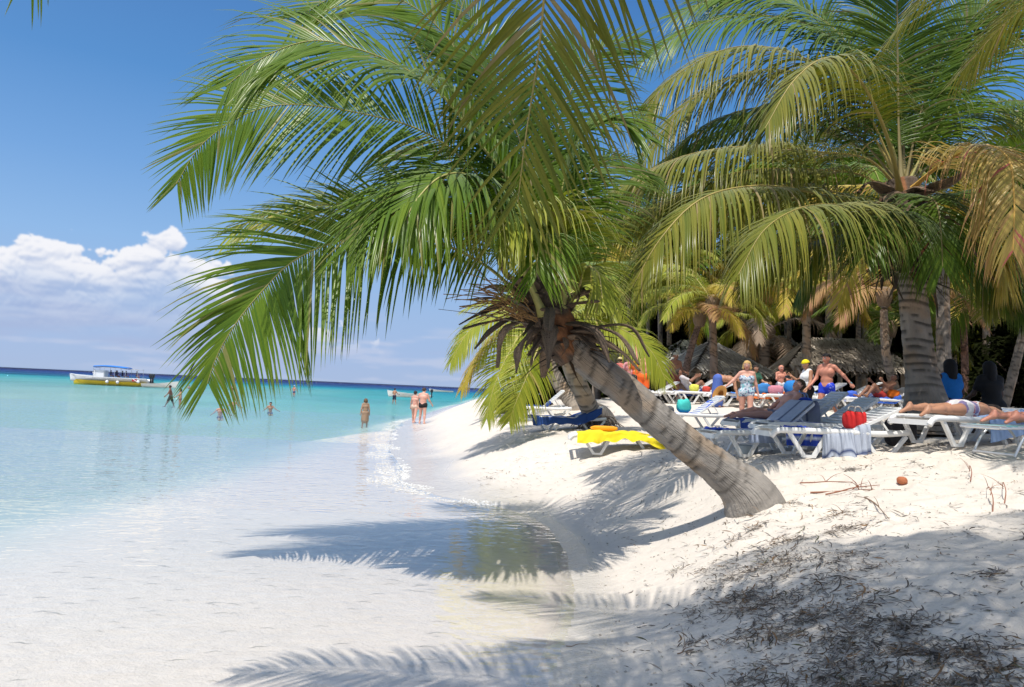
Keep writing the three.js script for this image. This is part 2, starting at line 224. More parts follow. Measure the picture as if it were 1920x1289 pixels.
// one frond along a curve: its leaflets as one mesh, its midrib as another
function frondGeo(pts, o = {}) {
  const { n = 92, len = 0.82, w = 0.045, roll = [0, 0], droop = 1, bare = 0.16, hue = HUE.green, seed = 1, open = 1, ref = [0, 1, 0], seg = 5, ribR = 0.03, vee = 18, gap = 0.02, lean = 0 } = o;
  const R = rng(seed * 7919 + 13), curve = curveOf(pts), pos = [], idx = [], col = [], nor = [];
  const up = V3(ref).normalize(), T = V3(0, 0, 0), S = V3(0, 0, 0), N = V3(0, 0, 0), P = V3(0, 0, 0), D = V3(0, 0, 0), Wd = V3(0, 0, 0), L = V3(0, 0, 0), q = V3(0, 0, 0);
  let clump = [0, 0], torn = [0, 0];
  for (let i = 0; i < n; i++) for (const sg of [1, -1]) {
    const si = sg > 0 ? 0 : 1;
    if (R() < 0.10) clump[si] = (R() - 0.5) * 0.2;
    if (R() < gap) torn[si] = 2 + Math.floor(R() * 3);
    if (torn[si] > 0) { torn[si]--; if (R() < 0.6) continue; }
    const u = (i + 0.5 * (sg > 0) + 0.2 * R()) / n, t = clamp(bare + (1 - bare) * Math.pow(u, 0.94), 0, 0.999);
    curve.getPointAt(t, P); curve.getTangentAt(t, T);
    S.crossVectors(T, up).normalize(); N.crossVectors(S, T).normalize();
    const r = lerp(roll[0], roll[1], u) * RAD, cr = Math.cos(r), sr = Math.sin(r);
    q.copy(S); S.multiplyScalar(cr).addScaledVector(N, sr); N.multiplyScalar(cr).addScaledVector(q, -sr);
    const prof = (0.55 + 0.45 * Math.sin(Math.min(1, u * 2.6) * Math.PI / 2)) * (1 - 0.66 * Math.pow(Math.max(0, u - 0.4) / 0.6, 1.8));
    const ll = len * prof * (0.88 + 0.22 * R()) * (R() < 0.03 ? 0.55 : 1), ang = lerp(72, 27, Math.pow(u, 1.3)) * RAD * open + clump[si] * 0.5 + (R() - 0.5) * 0.1 + lean * sg;
    const ve = (lerp(vee, -6, u) + (R() - 0.5) * 10) * RAD + clump[si];
    D.copy(T).multiplyScalar(Math.cos(ang)).addScaledVector(S, sg * Math.sin(ang) * Math.cos(ve)).addScaledVector(N, Math.sin(ang) * Math.sin(ve)).normalize();
    const ww = w * (0.75 + 0.35 * R()) * (0.55 + 0.45 * Math.min(1, prof * 1.2)), g = droop * (0.55 + 0.9 * R()) * (R() < 0.06 ? 2.2 : 1);
    const mixc = clamp(0.35 * R() + 0.5 * R() * R() + 0.25 * Math.abs(clump[si]) * 4), dry = R() < 0.035 ? 1 : 0, base = pos.length / 3;
    L.copy(P);
    for (let k = 0; k <= seg; k++) {
      const s = k / seg, wk = ww * Math.min(1, 0.45 + s * 4) * Math.pow(1 - s, 0.62) * 0.5;
      Wd.copy(T).addScaledVector(D, -T.dot(D)).normalize();
      q.crossVectors(Wd, D).normalize(); if (q.dot(N) < 0) q.negate();
      const tipc = clamp((s - 0.72) * 2.4) * (0.4 + 0.6 * mixc) + dry;
      const c = [0, 1, 2].map((e) => lerp(lerp(hue.a[e], hue.b[e], mixc), hue.tip[e], clamp(tipc)));
      const fold = wk * 0.55, wn = 0.42;
      pos.push(L.x + Wd.x * wk - q.x * fold, L.y + Wd.y * wk - q.y * fold, L.z + Wd.z * wk - q.z * fold, L.x, L.y, L.z, L.x - Wd.x * wk - q.x * fold, L.y - Wd.y * wk - q.y * fold, L.z - Wd.z * wk - q.z * fold);
      nor.push(q.x + Wd.x * wn, q.y + Wd.y * wn, q.z + Wd.z * wn, q.x, q.y, q.z, q.x - Wd.x * wn, q.y - Wd.y * wn, q.z - Wd.z * wn);
      for (let e = 0; e < 3; e++) { const v = e === 1 ? 1.12 : 1; col.push(c[0] * v, c[1] * v, c[2] * v); }
      if (k < seg) { const b = base + k * 3, e = sg > 0 ? 1 : 0, f = (i, j, k) => e ? idx.push(i, j, k) : idx.push(i, k, j); f(b, b + 1, b + 3); f(b + 1, b + 4, b + 3); f(b + 1, b + 2, b + 4); f(b + 2, b + 5, b + 4); }
      D.y -= g * (0.10 + 0.34 * s) * ll * 0.85; D.normalize();
      L.addScaledVector(D, ll / seg);
    }
  }
  const rc = hue.rib, rib = taperTube(curve, 40, 7, (t) => ribR * lerp(1, 0.14, Math.pow(t, 0.7)) * (1 + 1.1 * Math.exp(-t * 22)), { flat: () => 0.7, color: (t, a) => { const k = 0.85 + 0.3 * hash2(Math.floor(t * 60), Math.floor(a * 3)); return [rc[0] * k, rc[1] * k, rc[2] * k]; } });
  return { leaf: geoOf(pos, idx, col, null, nor), rib };
}
function addFrond(palm, pts, o, mat = M_leaf) { const g = frondGeo(pts, o), f = part('frond', g.leaf, mat, palm); part('midrib', g.rib, M_rib, f); return f; }

// trunk with leaf scars: notched rings, a swollen foot, cracked grey bark
const barkBump = grey(512, (u, v) => 0.6 * fbm(u * 60, v * 6, 4, 60, 6) + 0.4 * fbm(u * 24, v * 24, 4, 24, 24));
const M_bark = new THREE.MeshStandardMaterial({ vertexColors: true, roughness: 0.95, bumpMap: barkBump, bumpScale: 0.03 });
function trunkGeo(pts, rad, { seed = 1, ring = 0.075, dark = 0.5, tone = [0.36, 0.31, 0.25], n = 160, m = 30, notch = 1 } = {}) {
  const curve = curveOf(pts), len = curve.getLength();
  const ph = (t, a) => { const s = t * len / ring + 0.35 * Math.sin(a + seed) + 0.22 * Math.sin(2 * a + seed * 3.1) + 1.2 * fbm(t * 9 + seed, a * 0.4, 2); return s; };
  const cut = (t, a) => { const s = ph(t, a), i = Math.floor(s), f = s - i, k = hash2(i, seed * 31), arc = vnoise(i * 3.3 + seed, 2.2 * (1 + Math.cos(a + k * 6)), 0, 0); return { f, i, deep: sstep(0.5 - 0.35 * k, 0.8, f) * (1 - 0.85 * sstep(0.93, 1, f)) * sstep(0.34, 0.56, arc + 0.25 * (fbm(a * 6 + i * 2.7, t * len * 9, 3) - 0.5)) }; };
  return taperTube(curve, n, m, rad, {
    tilt: true, uvScale: [2, 1],
    wob: (t, a) => { const c = cut(t, a), k = notch * sstep(0.04, 0.3, t); return 1 + 0.02 * Math.sin(3 * a + seed) + 0.03 * (fbm(a * 1.3, t * len * 2 + seed, 3) - 0.5) + 0.018 * (c.f - 0.5) * (0.4 + 0.6 * k) - 0.055 * c.deep * k + 0.02 * k * (fbm(a * 7 + seed, t * len * 13, 3) - 0.5); },
    color: (t, a) => {
      const c = cut(t, a), k = sstep(0.05, 0.35, t), g = 0.80 + 0.4 * fbm(a * 2.1 + seed, t * len * 5, 4) + 0.12 * (hash2(c.i, seed) - 0.5), dk = dark * c.deep * (0.35 + 0.65 * k), st = sstep(0.5, 0.68, fbm(a * 1.2 + 40, t * len * 1.6 + seed, 3)) * 0.35;
      const v = g * (1 - dk) * (1 - st * 0.6), warm = sstep(0.52, 0.7, fbm(a * 0.9 + 9, t * len * 2.3, 3)) * 0.18;
      return [tone[0] * v * (1 + warm), tone[1] * v, tone[2] * v * (1 - warm)];
    },
  });
}
const onGround = (p, dy = 0) => [p[0], sandY(p[0], p[2]) + dy, p[2]];

// ---- the leaning palm at the waterline
const M_husk = std([1, 1, 1], 0.95, { vertexColors: true, bumpMap: barkBump, bumpScale: 0.03 });
function husk(pts, w, seed, tone = [0.19, 0.13, 0.085]) {      // a dry leaf base: a broad curled blade that narrows to its end
  const R = rng(seed), c = curveOf(pts), k0 = 0.7 + 0.6 * R();
  return taperTube(c, 16, 12, (t) => w * (1 - 0.8 * t) * (0.9 + 0.3 * Math.sin(t * 9 + seed)), { flat: (t) => 0.22 + 0.15 * t, wob: (t, a) => 1 + 0.7 * (fbm(a * 3 + seed, t * 7, 3) - 0.5), uvScale: [1, 3], color: (t, a) => { const k = k0 * (0.7 + 0.6 * vnoise(a * 5 + seed, t * 4)); return tone.map((v) => v * k); } });
}
function crownStuff(palm, top, dir, seed, scale = 1, count = 12) {
  // fibrous heart of the crown, dry leaf bases, spent flower stalks
  const R = rng(seed), heart = curveOf([V3(top).addScaledVector(dir, -0.34 * scale), V3(top), V3(top).addScaledVector(dir, 0.38 * scale)]);
  part('heart', taperTube(heart, 40, 40, (t) => scale * (0.11 + 0.075 * Math.sin(t * Math.PI)), { wob: (t, a) => 1 + 0.5 * (fbm(a * 2 + seed, t * 5, 4) - 0.5) + 0.25 * (fbm(a * 9 + seed, t * 6, 3) - 0.5), color: (t, a) => { const k = 0.35 + 1.1 * fbm(a * 9 + seed, t * 7, 3), o = sstep(0.5, 0.62, fbm(a * 1.5 + 5 + seed, t * 3, 2)); return [lerp(0.10, 0.26, o) * k, lerp(0.07, 0.11, o) * k, lerp(0.05, 0.045, o) * k]; } }), M_husk, palm);
  // loose fibre and torn sheath round the heart: too fine to tell apart
  const fib = []; for (let i = 0; i < 46 * scale * scale; i++) { const a = R() * 6.28, e = R() * 1.6 - 0.9, h = V3(Math.cos(a), e, Math.sin(a)).normalize(), b = V3(top).addScaledVector(dir, (R() - 0.6) * 0.55 * scale).addScaledVector(h, 0.1 * scale), L = (0.12 + 0.3 * R()) * scale, sw = V3(R() - 0.5, -0.3 * R() - 0.1, R() - 0.5), k = 0.3 + 1.0 * R(), o = R() < 0.25; fib.push(taperTube(curveOf([b, b.clone().addScaledVector(h, L * 0.45).addScaledVector(sw, 0.3 * L), b.clone().addScaledVector(h, L * 0.8).addScaledVector(sw, 1.0 * L)]), 7, 5, (t) => scale * (i % 3 ? 0.028 : 0.06) * (0.5 + R() * 0.15) * (1 - 0.85 * t), { flat: () => 0.3, color: (t) => [(o ? 0.3 : 0.15) * k, (o ? 0.15 : 0.11) * k, (o ? 0.07 : 0.075) * k] })); }
  part('fibre', mergeGeometries(fib), M_husk, palm).userData.kind = 'stuff';
  for (let i = 0; i < count; i++) {
    const a = i * 2.4 + R(), e = R() * 0.9 - 0.15, h = V3(Math.cos(a), e, Math.sin(a)).normalize(), b = V3(top).addScaledVector(dir, (R() - 0.55) * 0.4 * scale), L = (0.22 + 0.34 * R()) * scale;
    part('leaf_base', husk([b, b.clone().addScaledVector(h, 0.22 * scale), b.clone().addScaledVector(h, L).add(V3(0, -0.22 * L * (0.4 + R()), 0)), b.clone().addScaledVector(h, L * 1.3).add(V3(0, -0.55 * L * (0.3 + R()), 0))], (0.07 + 0.05 * R()) * scale, seed + i), M_husk, palm);
  }
}
{
  const base = [2.709,0.827,-8.8], palm = thing('coconut_palm', 'large green coconut palm leaning out over the waterline on a thick curved trunk', 'palm tree', base);
  const o = V3(base), rel = (a) => a.map((p) => [p[0] - o.x, p[1] - o.y, p[2] - o.z]);
  const foot = [2.808,0.714,-8.8];
  part('trunk', trunkGeo(rel([[foot[0] + 0.1, foot[1] - 0.22, foot[2]], [2.694,0.962,-8.8], [2.419,1.187,-8.8], [2.083,1.427,-8.8], [1.718,1.708,-8.82], [1.294,2.061,-8.88], [0.926,2.326,-8.94], [0.627,2.586,-9], [0.453,2.751,-9]]), (t) => 0.172 + 0.03 * (1 - t) + 0.155 * Math.exp(-(((t - 0.06) / 0.14) ** 2)) - 0.06 * sstep(0.06, 0, t), { seed: 4, n: 125, m: 44, ring: 0.10, dark: 0.62, tone: [0.285, 0.255, 0.22] }), M_bark, palm);
  const core = rel([[0.419,2.824,-9]])[0], dir = V3(-0.55, 0.8, 0.05).normalize();
  crownStuff(palm, core, dir, 31, 1.55, 30);
  // sheaths that hang below the heart, petiole stubs that stick out to the sea side
  for (const [a, b, c, w, s] of [[[0.14,2.803,-8.9], [-0.097,2.662,-8.8], [-0.155,2.236,-8.75], 0.12, 1], [[0.236,2.681,-8.85], [0.091,2.486,-8.75], [0.062,2.185,-8.7], 0.09, 2], [[0.297,2.619,-8.8], [0.242,2.431,-8.7], [0.22,2.251,-8.7], 0.06, 3], [[0.257,2.859,-8.8], [-0.174,3.088,-8.6], [-0.416,3.3,-8.5], 0.055, 4], [[0.232,2.737,-8.8], [-0.368,2.812,-8.6], [-0.82,2.841,-8.5], 0.04, 5], [[0.165,2.886,-8.8], [-0.201,3.009,-8.7], [-0.552,2.97,-8.6], 0.06, 6], [[0.409,3.072,-9], [0.674,3.395,-9], [0.85,3.4,-8.9], 0.06, 7], [[0.566,2.692,-8.8], [0.609,2.508,-8.72], [0.542,2.372,-8.7], 0.05, 8], [[0.597,2.823,-8.9], [0.74,3.075,-8.9], [0.765,3.23,-8.9], 0.07, 9]])
    part('leaf_base', husk(rel([a, b, c]), w, s * 17, s > 3 && s < 6 ? [0.36, 0.30, 0.24] : [0.25, 0.175, 0.12]), M_husk, palm);
  // spent flower stalks: thin tangled twigs
  const R = rng(5), twig = [];
  for (let i = 0; i < 46; i++) { const b = V3(rel([[0.134,2.879,-8.75]])[0]).add(V3((R() - 0.5) * 0.3, (R() - 0.5) * 0.25, (R() - 0.3) * 0.3)), a = Math.PI * (0.75 + 0.5 * R()), L = 0.35 + 0.5 * R(), e = b.clone().add(V3(Math.cos(a) * L, (R() - 0.25) * 0.5, (R() - 0.3) * 0.4)); twig.push(tube([b, b.clone().lerp(e, 0.5).add(V3(0, 0.08, 0)), e], 0.0045, 6, 4)); }
  part('flower_stalk', mergeGeometries(twig), std([0.34, 0.19, 0.07], 0.85), palm).userData.kind = 'stuff';
  const F = (pts, opt) => addFrond(palm, rel(pts), opt);
  // A: the great arching frond across the top left
  F([[0.535,2.948,-8.95], [0.377,3.667,-8.85], [-0.079,4.292,-8.6], [-0.509,4.734,-8.4], [-0.86,5.107,-8.2], [-1.252,5.319,-8.05], [-1.68,5.434,-7.9], [-2.156,5.475,-7.8], [-2.602,5.254,-7.7], [-2.946,4.89,-7.6]], { seed: 1, roll: [20, 62], len: 1.75, n: 127, droop: 0.55, w: 0.046, hue: HUE.green, vee: 30, ribR: 0.036 });
  // B: behind it, fanned out to the far left tip
  F([[0.289,3.078,-9.1], [-0.06,3.894,-9.15], [-0.602,4.64,-9.15], [-1.187,5.017,-9.1], [-1.916,5.161,-9], [-2.631,5.194,-8.9], [-3.013,5.114,-8.85], [-3.381,4.885,-8.8], [-3.665,4.583,-8.75], [-3.868,4.147,-8.7]], { seed: 2, roll: [40, 86], len: 1.40, n: 118, droop: 0.25, w: 0.046, hue: HUE.green, lean: -0.20 });
  // C: the low frond that hangs to the water
  F([[0.228,2.898,-8.9], [-0.28,3.353,-8.8], [-0.889,3.612,-8.7], [-1.482,3.656,-8.6], [-2.073,3.497,-8.5], [-2.455,3.265,-8.45], [-2.759,2.9,-8.4], [-2.996,2.566,-8.4], [-3.174,2.206,-8.4], [-3.252,1.916,-8.4]], { seed: 3, roll: [50, 88], len: 1.50, n: 127, droop: 0.4, w: 0.046, hue: HUE.green, ribR: 0.032, lean: -0.28 });
  // D: between B and C
  F([[0.291,3.015,-9.1], [-0.239,3.64,-9.2], [-0.891,3.996,-9.2], [-1.589,4.113,-9.15], [-2.334,4.068,-9.1], [-2.877,3.937,-9.05], [-3.283,3.718,-9]], { seed: 4, roll: [10, 45], len: 1.22, n: 94, droop: 0.5, hue: HUE.lime });
  // G: towards the viewer, petiole in front of the heart
  F([[0.337,2.847,-8.7], [0.113,3.272,-8.55], [-0.074,3.645,-8.4], [-0.322,4.006,-8.15], [-0.514,4.168,-7.9], [-0.758,4.074,-7.6], [-0.951,3.79,-7.35], [-1.09,3.444,-7.2]], { seed: 5, roll: [10, 25], len: 1.45, n: 105, droop: 1.35, bare: 0.3, hue: HUE.green, ribR: 0.045 });
  // E and others: up and away
  F([[0.32,3.08,-9.1], [-0.037,4.099,-9.2], [-0.327,4.862,-9.2], [-0.65,5.721,-9.1], [-1.049,6.243,-9], [-1.554,6.525,-8.9], [-2.156,6.478,-8.8], [-2.604,6.154,-8.7]], { seed: 6, roll: [30, 75], len: 1.40, n: 110, droop: 0.35, hue: HUE.green });
  F([[0.355,3.093,-9.2], [0.191,4.178,-9.5], [-0.052,5.27,-9.8], [-0.373,6.248,-10], [-0.76,6.926,-10.1], [-1.206,7.344,-10.1]], { seed: 7, roll: [50, 60], len: 1.22, n: 85, droop: 0.5, hue: HUE.deep });
  F([[0.45,3.097,-9.2], [0.425,4.211,-9.6], [0.44,5.218,-10], [0.671,6.129,-10.3], [1.067,6.753,-10.5], [1.591,6.974,-10.6]], { seed: 8, roll: [-40, -70], len: 1.22, n: 85, droop: 0.5, hue: HUE.deep });
  F([[0.484,3.035,-9.2], [0.574,3.815,-9.6], [0.745,4.527,-10], [1.036,5.05,-10.3], [1.504,5.233,-10.6], [1.915,5.083,-10.8]], { seed: 9, roll: [-20, -50], len: 1.15, n: 79, droop: 0.7, hue: HUE.deep });
  F([[0.263,3.1,-9.3], [-0.205,4.113,-9.9], [-0.677,4.855,-10.4], [-1.32,5.317,-10.8], [-1.968,5.303,-11.1]], { seed: 10, roll: [20, 40], len: 1.15, n: 79, droop: 0.7, hue: HUE.deep });
  F([[0.313,2.917,-8.75], [0.013,3.526,-8.5], [-0.349,3.943,-8.2], [-0.729,4.075,-7.9], [-1.101,3.965,-7.65], [-1.403,3.675,-7.5], [-1.595,3.308,-7.4]], { seed: 14, roll: [10, 35], len: 1.4, n: 110, droop: 1.1, bare: 0.2, hue: HUE.green });
  F([[0.475,2.982,-9], [0.251,3.962,-9.1], [0.062,4.75,-9.2], [-0.226,5.454,-9.2], [-0.596,5.919,-9.1], [-1.043,6.114,-9]], { seed: 16, roll: [30, 60], len: 1.4, n: 101, droop: 0.7, hue: HUE.deep });
  F([[0.5,2.972,-8.9], [0.466,3.804,-8.9], [0.53,4.493,-8.9], [0.718,4.971,-8.8], [1.036,5.137,-8.7], [1.329,4.932,-8.6]], { seed: 17, roll: [-20, -40], len: 1.3, n: 97, droop: 0.9, hue: HUE.green });
  F([[0.556,2.933,-8.8], [0.553,3.389,-8.6], [0.492,3.753,-8.35], [0.271,3.947,-8.1], [0.02,3.86,-7.9], [-0.182,3.545,-7.75]], { seed: 18, roll: [0, 10], len: 1.2, n: 85, droop: 1.5, bare: 0.3, hue: HUE.lime });
  // short young and broken ones round the heart
  F([[0.557,2.903,-8.8], [0.561,3.21,-8.6], [0.47,3.511,-8.3], [0.308,3.617,-8], [0.225,3.401,-7.75], [0.206,3.109,-7.6]], { seed: 11, roll: [0, 0], len: 0.90, n: 56, droop: 1.5, bare: 0.3, hue: HUE.green });
  F([[0.598,2.889,-8.95], [0.735,3.198,-8.9], [0.808,3.432,-8.8], [0.921,3.361,-8.7], [0.981,3.051,-8.6]], { seed: 12, roll: [0, 0], len: 0.70, n: 52, droop: 1.4, bare: 0.25, hue: HUE.lime });
}

// ---- the big palm at the right, behind the loungers
{
  const base = onGround([6.959,1.696,-13], -0.05), palm = thing('coconut_palm', 'tall coconut palm with a stout ringed trunk beside the sunbathers under spreading olive fronds', 'palm tree', base);
  const o = V3(base), rel = (a) => a.map((p) => [p[0] - o.x, p[1] - o.y, p[2] - o.z]);
  part('trunk', trunkGeo(rel([[6.943,1.563,-13], [6.939,1.916,-13], [6.841,2.576,-13], [6.722,3.464,-13], [6.649,4.18,-13], [6.613,4.811,-13], [6.55,5.445,-13]]), (t) => 0.20 + 0.06 * (1 - t) + 0.15 * Math.exp(-(((t - 0.02) / 0.16) ** 2)), { seed: 9, n: 300, m: 40, ring: 0.13, dark: 0.7, tone: [0.31, 0.265, 0.22] }), M_bark, palm);
  crownStuff(palm, rel([[6.529,4.989,-13]])[0], V3(-0.1, 1, 0), 51, 2.2, 30);
  const F = (pts, opt) => addFrond(palm, rel(pts), { w: 0.046, ...opt });
  const C = HUE.olive;
  F([[6.457,5.624,-13], [5.815,6.085,-12.8], [4.869,6.085,-12.5], [3.478,6.016,-12.2], [2.493,5.738,-12], [1.701,5.295,-11.9], [0.933,4.653,-11.8]], { seed: 41, roll: [5, 15], len: 1.70, n: 119, droop: 1.35, hue: C });
  F([[6.516,4.438,-12.8], [6.138,4.801,-12.6], [5.657,5.112,-12.4], [4.424,5.199,-11.7], [3.327,5.055,-11], [2.469,4.692,-10.5], [1.887,4.057,-10.2], [1.528,3.39,-10.1]], { seed: 42, roll: [5, 20], len: 1.75, n: 125, droop: 1.60, hue: C, ribR: 0.05, w: 0.05 });
  F([[6.415,5.054,-12.9], [5.561,5.442,-12.8], [4.457,5.564,-12.7], [3.289,5.423,-12.6], [1.978,4.943,-12.5], [0.923,4.285,-12.5]], { seed: 43, roll: [8, 30], len: 1.60, n: 119, droop: 1.35, hue: C });
  F([[6.455,5.715,-13], [5.755,7.027,-12.9], [5.163,7.511,-12.8], [4.583,7.762,-12.7], [4.014,7.846,-12.6], [3.361,7.754,-12.5], [2.692,7.376,-12.4], [2.212,6.955,-12.4], [1.955,6.361,-12.4]], { seed: 44, roll: [10, 35], len: 1.55, n: 120, droop: 1.20, hue: C });
  F([[6.359,5.478,-12.8], [6.03,5.975,-12.4], [5.561,6.479,-11.9], [5.015,6.846,-11.4], [4.361,6.942,-10.9], [3.723,6.423,-10.5], [3.273,5.661,-10.3]], { seed: 45, roll: [0, 10], len: 1.47, n: 108, droop: 1.6, hue: HUE.olive, bare: 0.3, ribR: 0.045 });
  F([[6.473,5.716,-13], [6.454,6.667,-13.1], [6.422,7.599,-13.1], [6.349,8.488,-13], [6.236,9.408,-12.8], [6.09,9.994,-12.4]], { seed: 46, roll: [0, 0], ref: [0, 0, 1], len: 1.62, n: 119, droop: 0.5, hue: HUE.deep, ribR: 0.04 });
  F([[6.545,5.719,-13], [6.941,6.563,-13], [7.372,7.376,-12.9], [7.872,8.232,-12.7], [8.447,8.979,-12.5], [9.178,9.354,-12.3]], { seed: 47, roll: [-40, -70], len: 1.62, n: 119, droop: 0.7, hue: HUE.green });
  F([[6.55,5.746,-13.1], [6.262,7.044,-13.4], [5.808,8.206,-13.7], [5.131,9.213,-14], [4.296,9.685,-14.2], [3.35,9.539,-14.4]], { seed: 48, roll: [30, 60], len: 1.62, n: 112, droop: 0.6, hue: HUE.deep });
  F([[6.49,5.574,-12.8], [6.616,5.798,-12.3], [6.754,5.929,-11.8], [6.86,5.908,-11.3], [6.922,5.606,-10.9], [6.824,4.951,-10.6], [6.75,4.188,-10.5]], { seed: 49, roll: [0, 0], len: 1.54, n: 119, droop: 1.5, hue: HUE.rosy, ribR: 0.045, w: 0.05 });
  F([[6.642,5.267,-13], [7.234,5.593,-13.1], [8.021,5.746,-13.2], [8.913,5.531,-13.3], [9.56,4.816,-13.3]], { seed: 50, roll: [-10, -20], len: 1.47, n: 104, droop: 1.3, hue: HUE.deep });
  F([[6.648,5.684,-13.2], [7.402,6.877,-13.6], [8.395,7.553,-14], [9.473,7.815,-14.3], [10.693,7.567,-14.6]], { seed: 51, roll: [-20, -40], len: 1.47, n: 104, droop: 1.0, hue: HUE.deep });
  F([[6.602,5.682,-13.2], [6.359,6.799,-13.8], [5.781,7.545,-14.3], [4.948,7.798,-14.8], [4.034,7.474,-15.2]], { seed: 52, roll: [20, 30], len: 1.47, n: 104, droop: 1.0, hue: HUE.deep });
  F([[6.701,5.525,-13.3], [7.229,7.003,-14], [7.931,8.484,-14.6], [8.558,9.651,-15], [9.213,10.543,-15.4]], { seed: 53, roll: [0, 0], ref: [0, 0, 1], len: 1.47, n: 96, droop: 0.6, hue: HUE.deep });
  F([[6.656,5.129,-13.2], [7.315,5.014,-13.4], [8.026,4.689,-13.5], [8.498,3.961,-13.5]], { seed: 54, roll: [0, 0], len: 1.32, n: 86, droop: 1.6, hue: HUE.olive });
  F([[6.401,5.188,-12.7], [6.399,5.33,-12.2], [6.395,5.148,-11.8], [6.318,4.588,-11.5], [6.292,4.09,-11.4]], { seed: 55, roll: [0, 0], len: 1.32, n: 86, droop: 1.6, hue: HUE.deep });
  F([[6.614,5.148,-13.3], [6.15,5.213,-13.7], [5.615,4.862,-14], [5.223,4.093,-14.2]], { seed: 56, roll: [0, 10], len: 1.40, n: 90, droop: 1.5, hue: HUE.deep });
  F([[6.511,4.608,-12.9], [6.014,4.835,-12.8], [5.266,4.781,-12.7], [4.447,4.461,-12.6], [3.766,3.905,-12.6]], { seed: 111, roll: [5, 20], len: 1.4, n: 103, droop: 1.6, hue: HUE.olive });
  F([[6.606,4.63,-13], [7.098,4.833,-13], [7.727,4.771,-13], [8.27,4.343,-13], [8.632,3.728,-13]], { seed: 112, roll: [-5, -15], len: 1.4, n: 103, droop: 1.5, hue: HUE.deep });
  F([[6.341,4.634,-12.6], [5.976,4.862,-12.1], [5.614,4.924,-11.7], [5.229,4.657,-11.3], [4.991,4.139,-11.1]], { seed: 113, roll: [0, 0], len: 1.3, n: 92, droop: 1.7, hue: HUE.deep });
  F([[6.504,5.79,-13.1], [5.611,7.225,-13.2], [4.713,7.745,-13.3], [3.813,7.716,-13.4], [3.006,7.268,-13.5], [2.373,6.472,-13.5], [2.023,5.742,-13.5]], { seed: 114, roll: [10, 30], len: 1.5, n: 112, droop: 1.1, hue: HUE.olive });
  F([[6.571,5.913,-13.2], [5.966,7.891,-13.4], [5.049,8.667,-13.5], [3.936,8.88,-13.6], [2.915,8.616,-13.7], [2.089,7.981,-13.8]], { seed: 115, roll: [20, 50], len: 1.5, n: 112, droop: 0.9, hue: HUE.green });
  F([[6.606,5.708,-13.3], [5.89,6.616,-13.6], [4.949,7.014,-13.9], [3.969,7.022,-14.2], [2.938,6.585,-14.4], [2.08,5.811,-14.5]], { seed: 116, roll: [10, 30], len: 1.5, n: 112, droop: 1.2, hue: HUE.deep });
  F([[6.41,5.415,-12.9], [5.687,5.78,-12.7], [4.727,5.787,-12.5], [3.628,5.663,-12.3], [2.677,5.291,-12.2], [2.004,4.684,-12.1]], { seed: 57, roll: [5, 25], len: 1.70, n: 104, droop: 1.50, hue: HUE.olive });
  F([[6.406,4.833,-12.7], [5.587,4.927,-11.9], [4.628,4.836,-11], [3.728,4.568,-10.2], [3.083,4.116,-9.7], [2.739,3.531,-9.5]], { seed: 58, roll: [0, 15], len: 1.60, n: 101, droop: 1.70, hue: HUE.olive });
  F([[6.555,5.772,-13.2], [5.757,6.702,-13.3], [4.857,7.123,-13.4], [3.953,7.119,-13.5], [3.141,6.732,-13.6], [2.503,5.982,-13.6]], { seed: 59, roll: [10, 30], len: 1.45, n: 101, droop: 1.1, hue: HUE.deep });
  F([[6.572,5.866,-13.2], [6.162,7.421,-13.4], [5.566,8.641,-13.6], [4.665,9.291,-13.8], [3.648,9.448,-14], [2.696,9.049,-14.1]], { seed: 60, roll: [20, 50], len: 1.5, n: 104, droop: 0.8, hue: HUE.green });
  F([[6.576,5.839,-13.1], [6.85,7.151,-13.1], [7.239,8.155,-13], [7.75,8.827,-12.8], [8.425,9.214,-12.6]], { seed: 74, roll: [-30, -60], len: 1.4, n: 97, droop: 0.9, hue: HUE.deep });
  F([[6.664,5.777,-13.2], [7.353,6.363,-13.5], [8.283,6.593,-13.8], [9.185,6.299,-14], [9.938,5.667,-14.1]], { seed: 75, roll: [-10, -30], len: 1.4, n: 93, droop: 1.3, hue: HUE.deep });
  F([[6.548,5.15,-12.9], [6.927,5.301,-12.7], [7.339,5.184,-12.5], [7.713,4.745,-12.4], [7.825,4.046,-12.3]], { seed: 76, roll: [0, -10], len: 1.3, n: 93, droop: 1.5, hue: HUE.gold });
  F([[6.598,5.96,-13.2], [6.83,7.408,-13.8], [6.806,8.866,-14.4], [6.546,10.101,-15]], { seed: 77, ref: [0, 0, 1], roll: [0, 0], len: 1.4, n: 93, droop: 0.7, hue: HUE.deep });
}

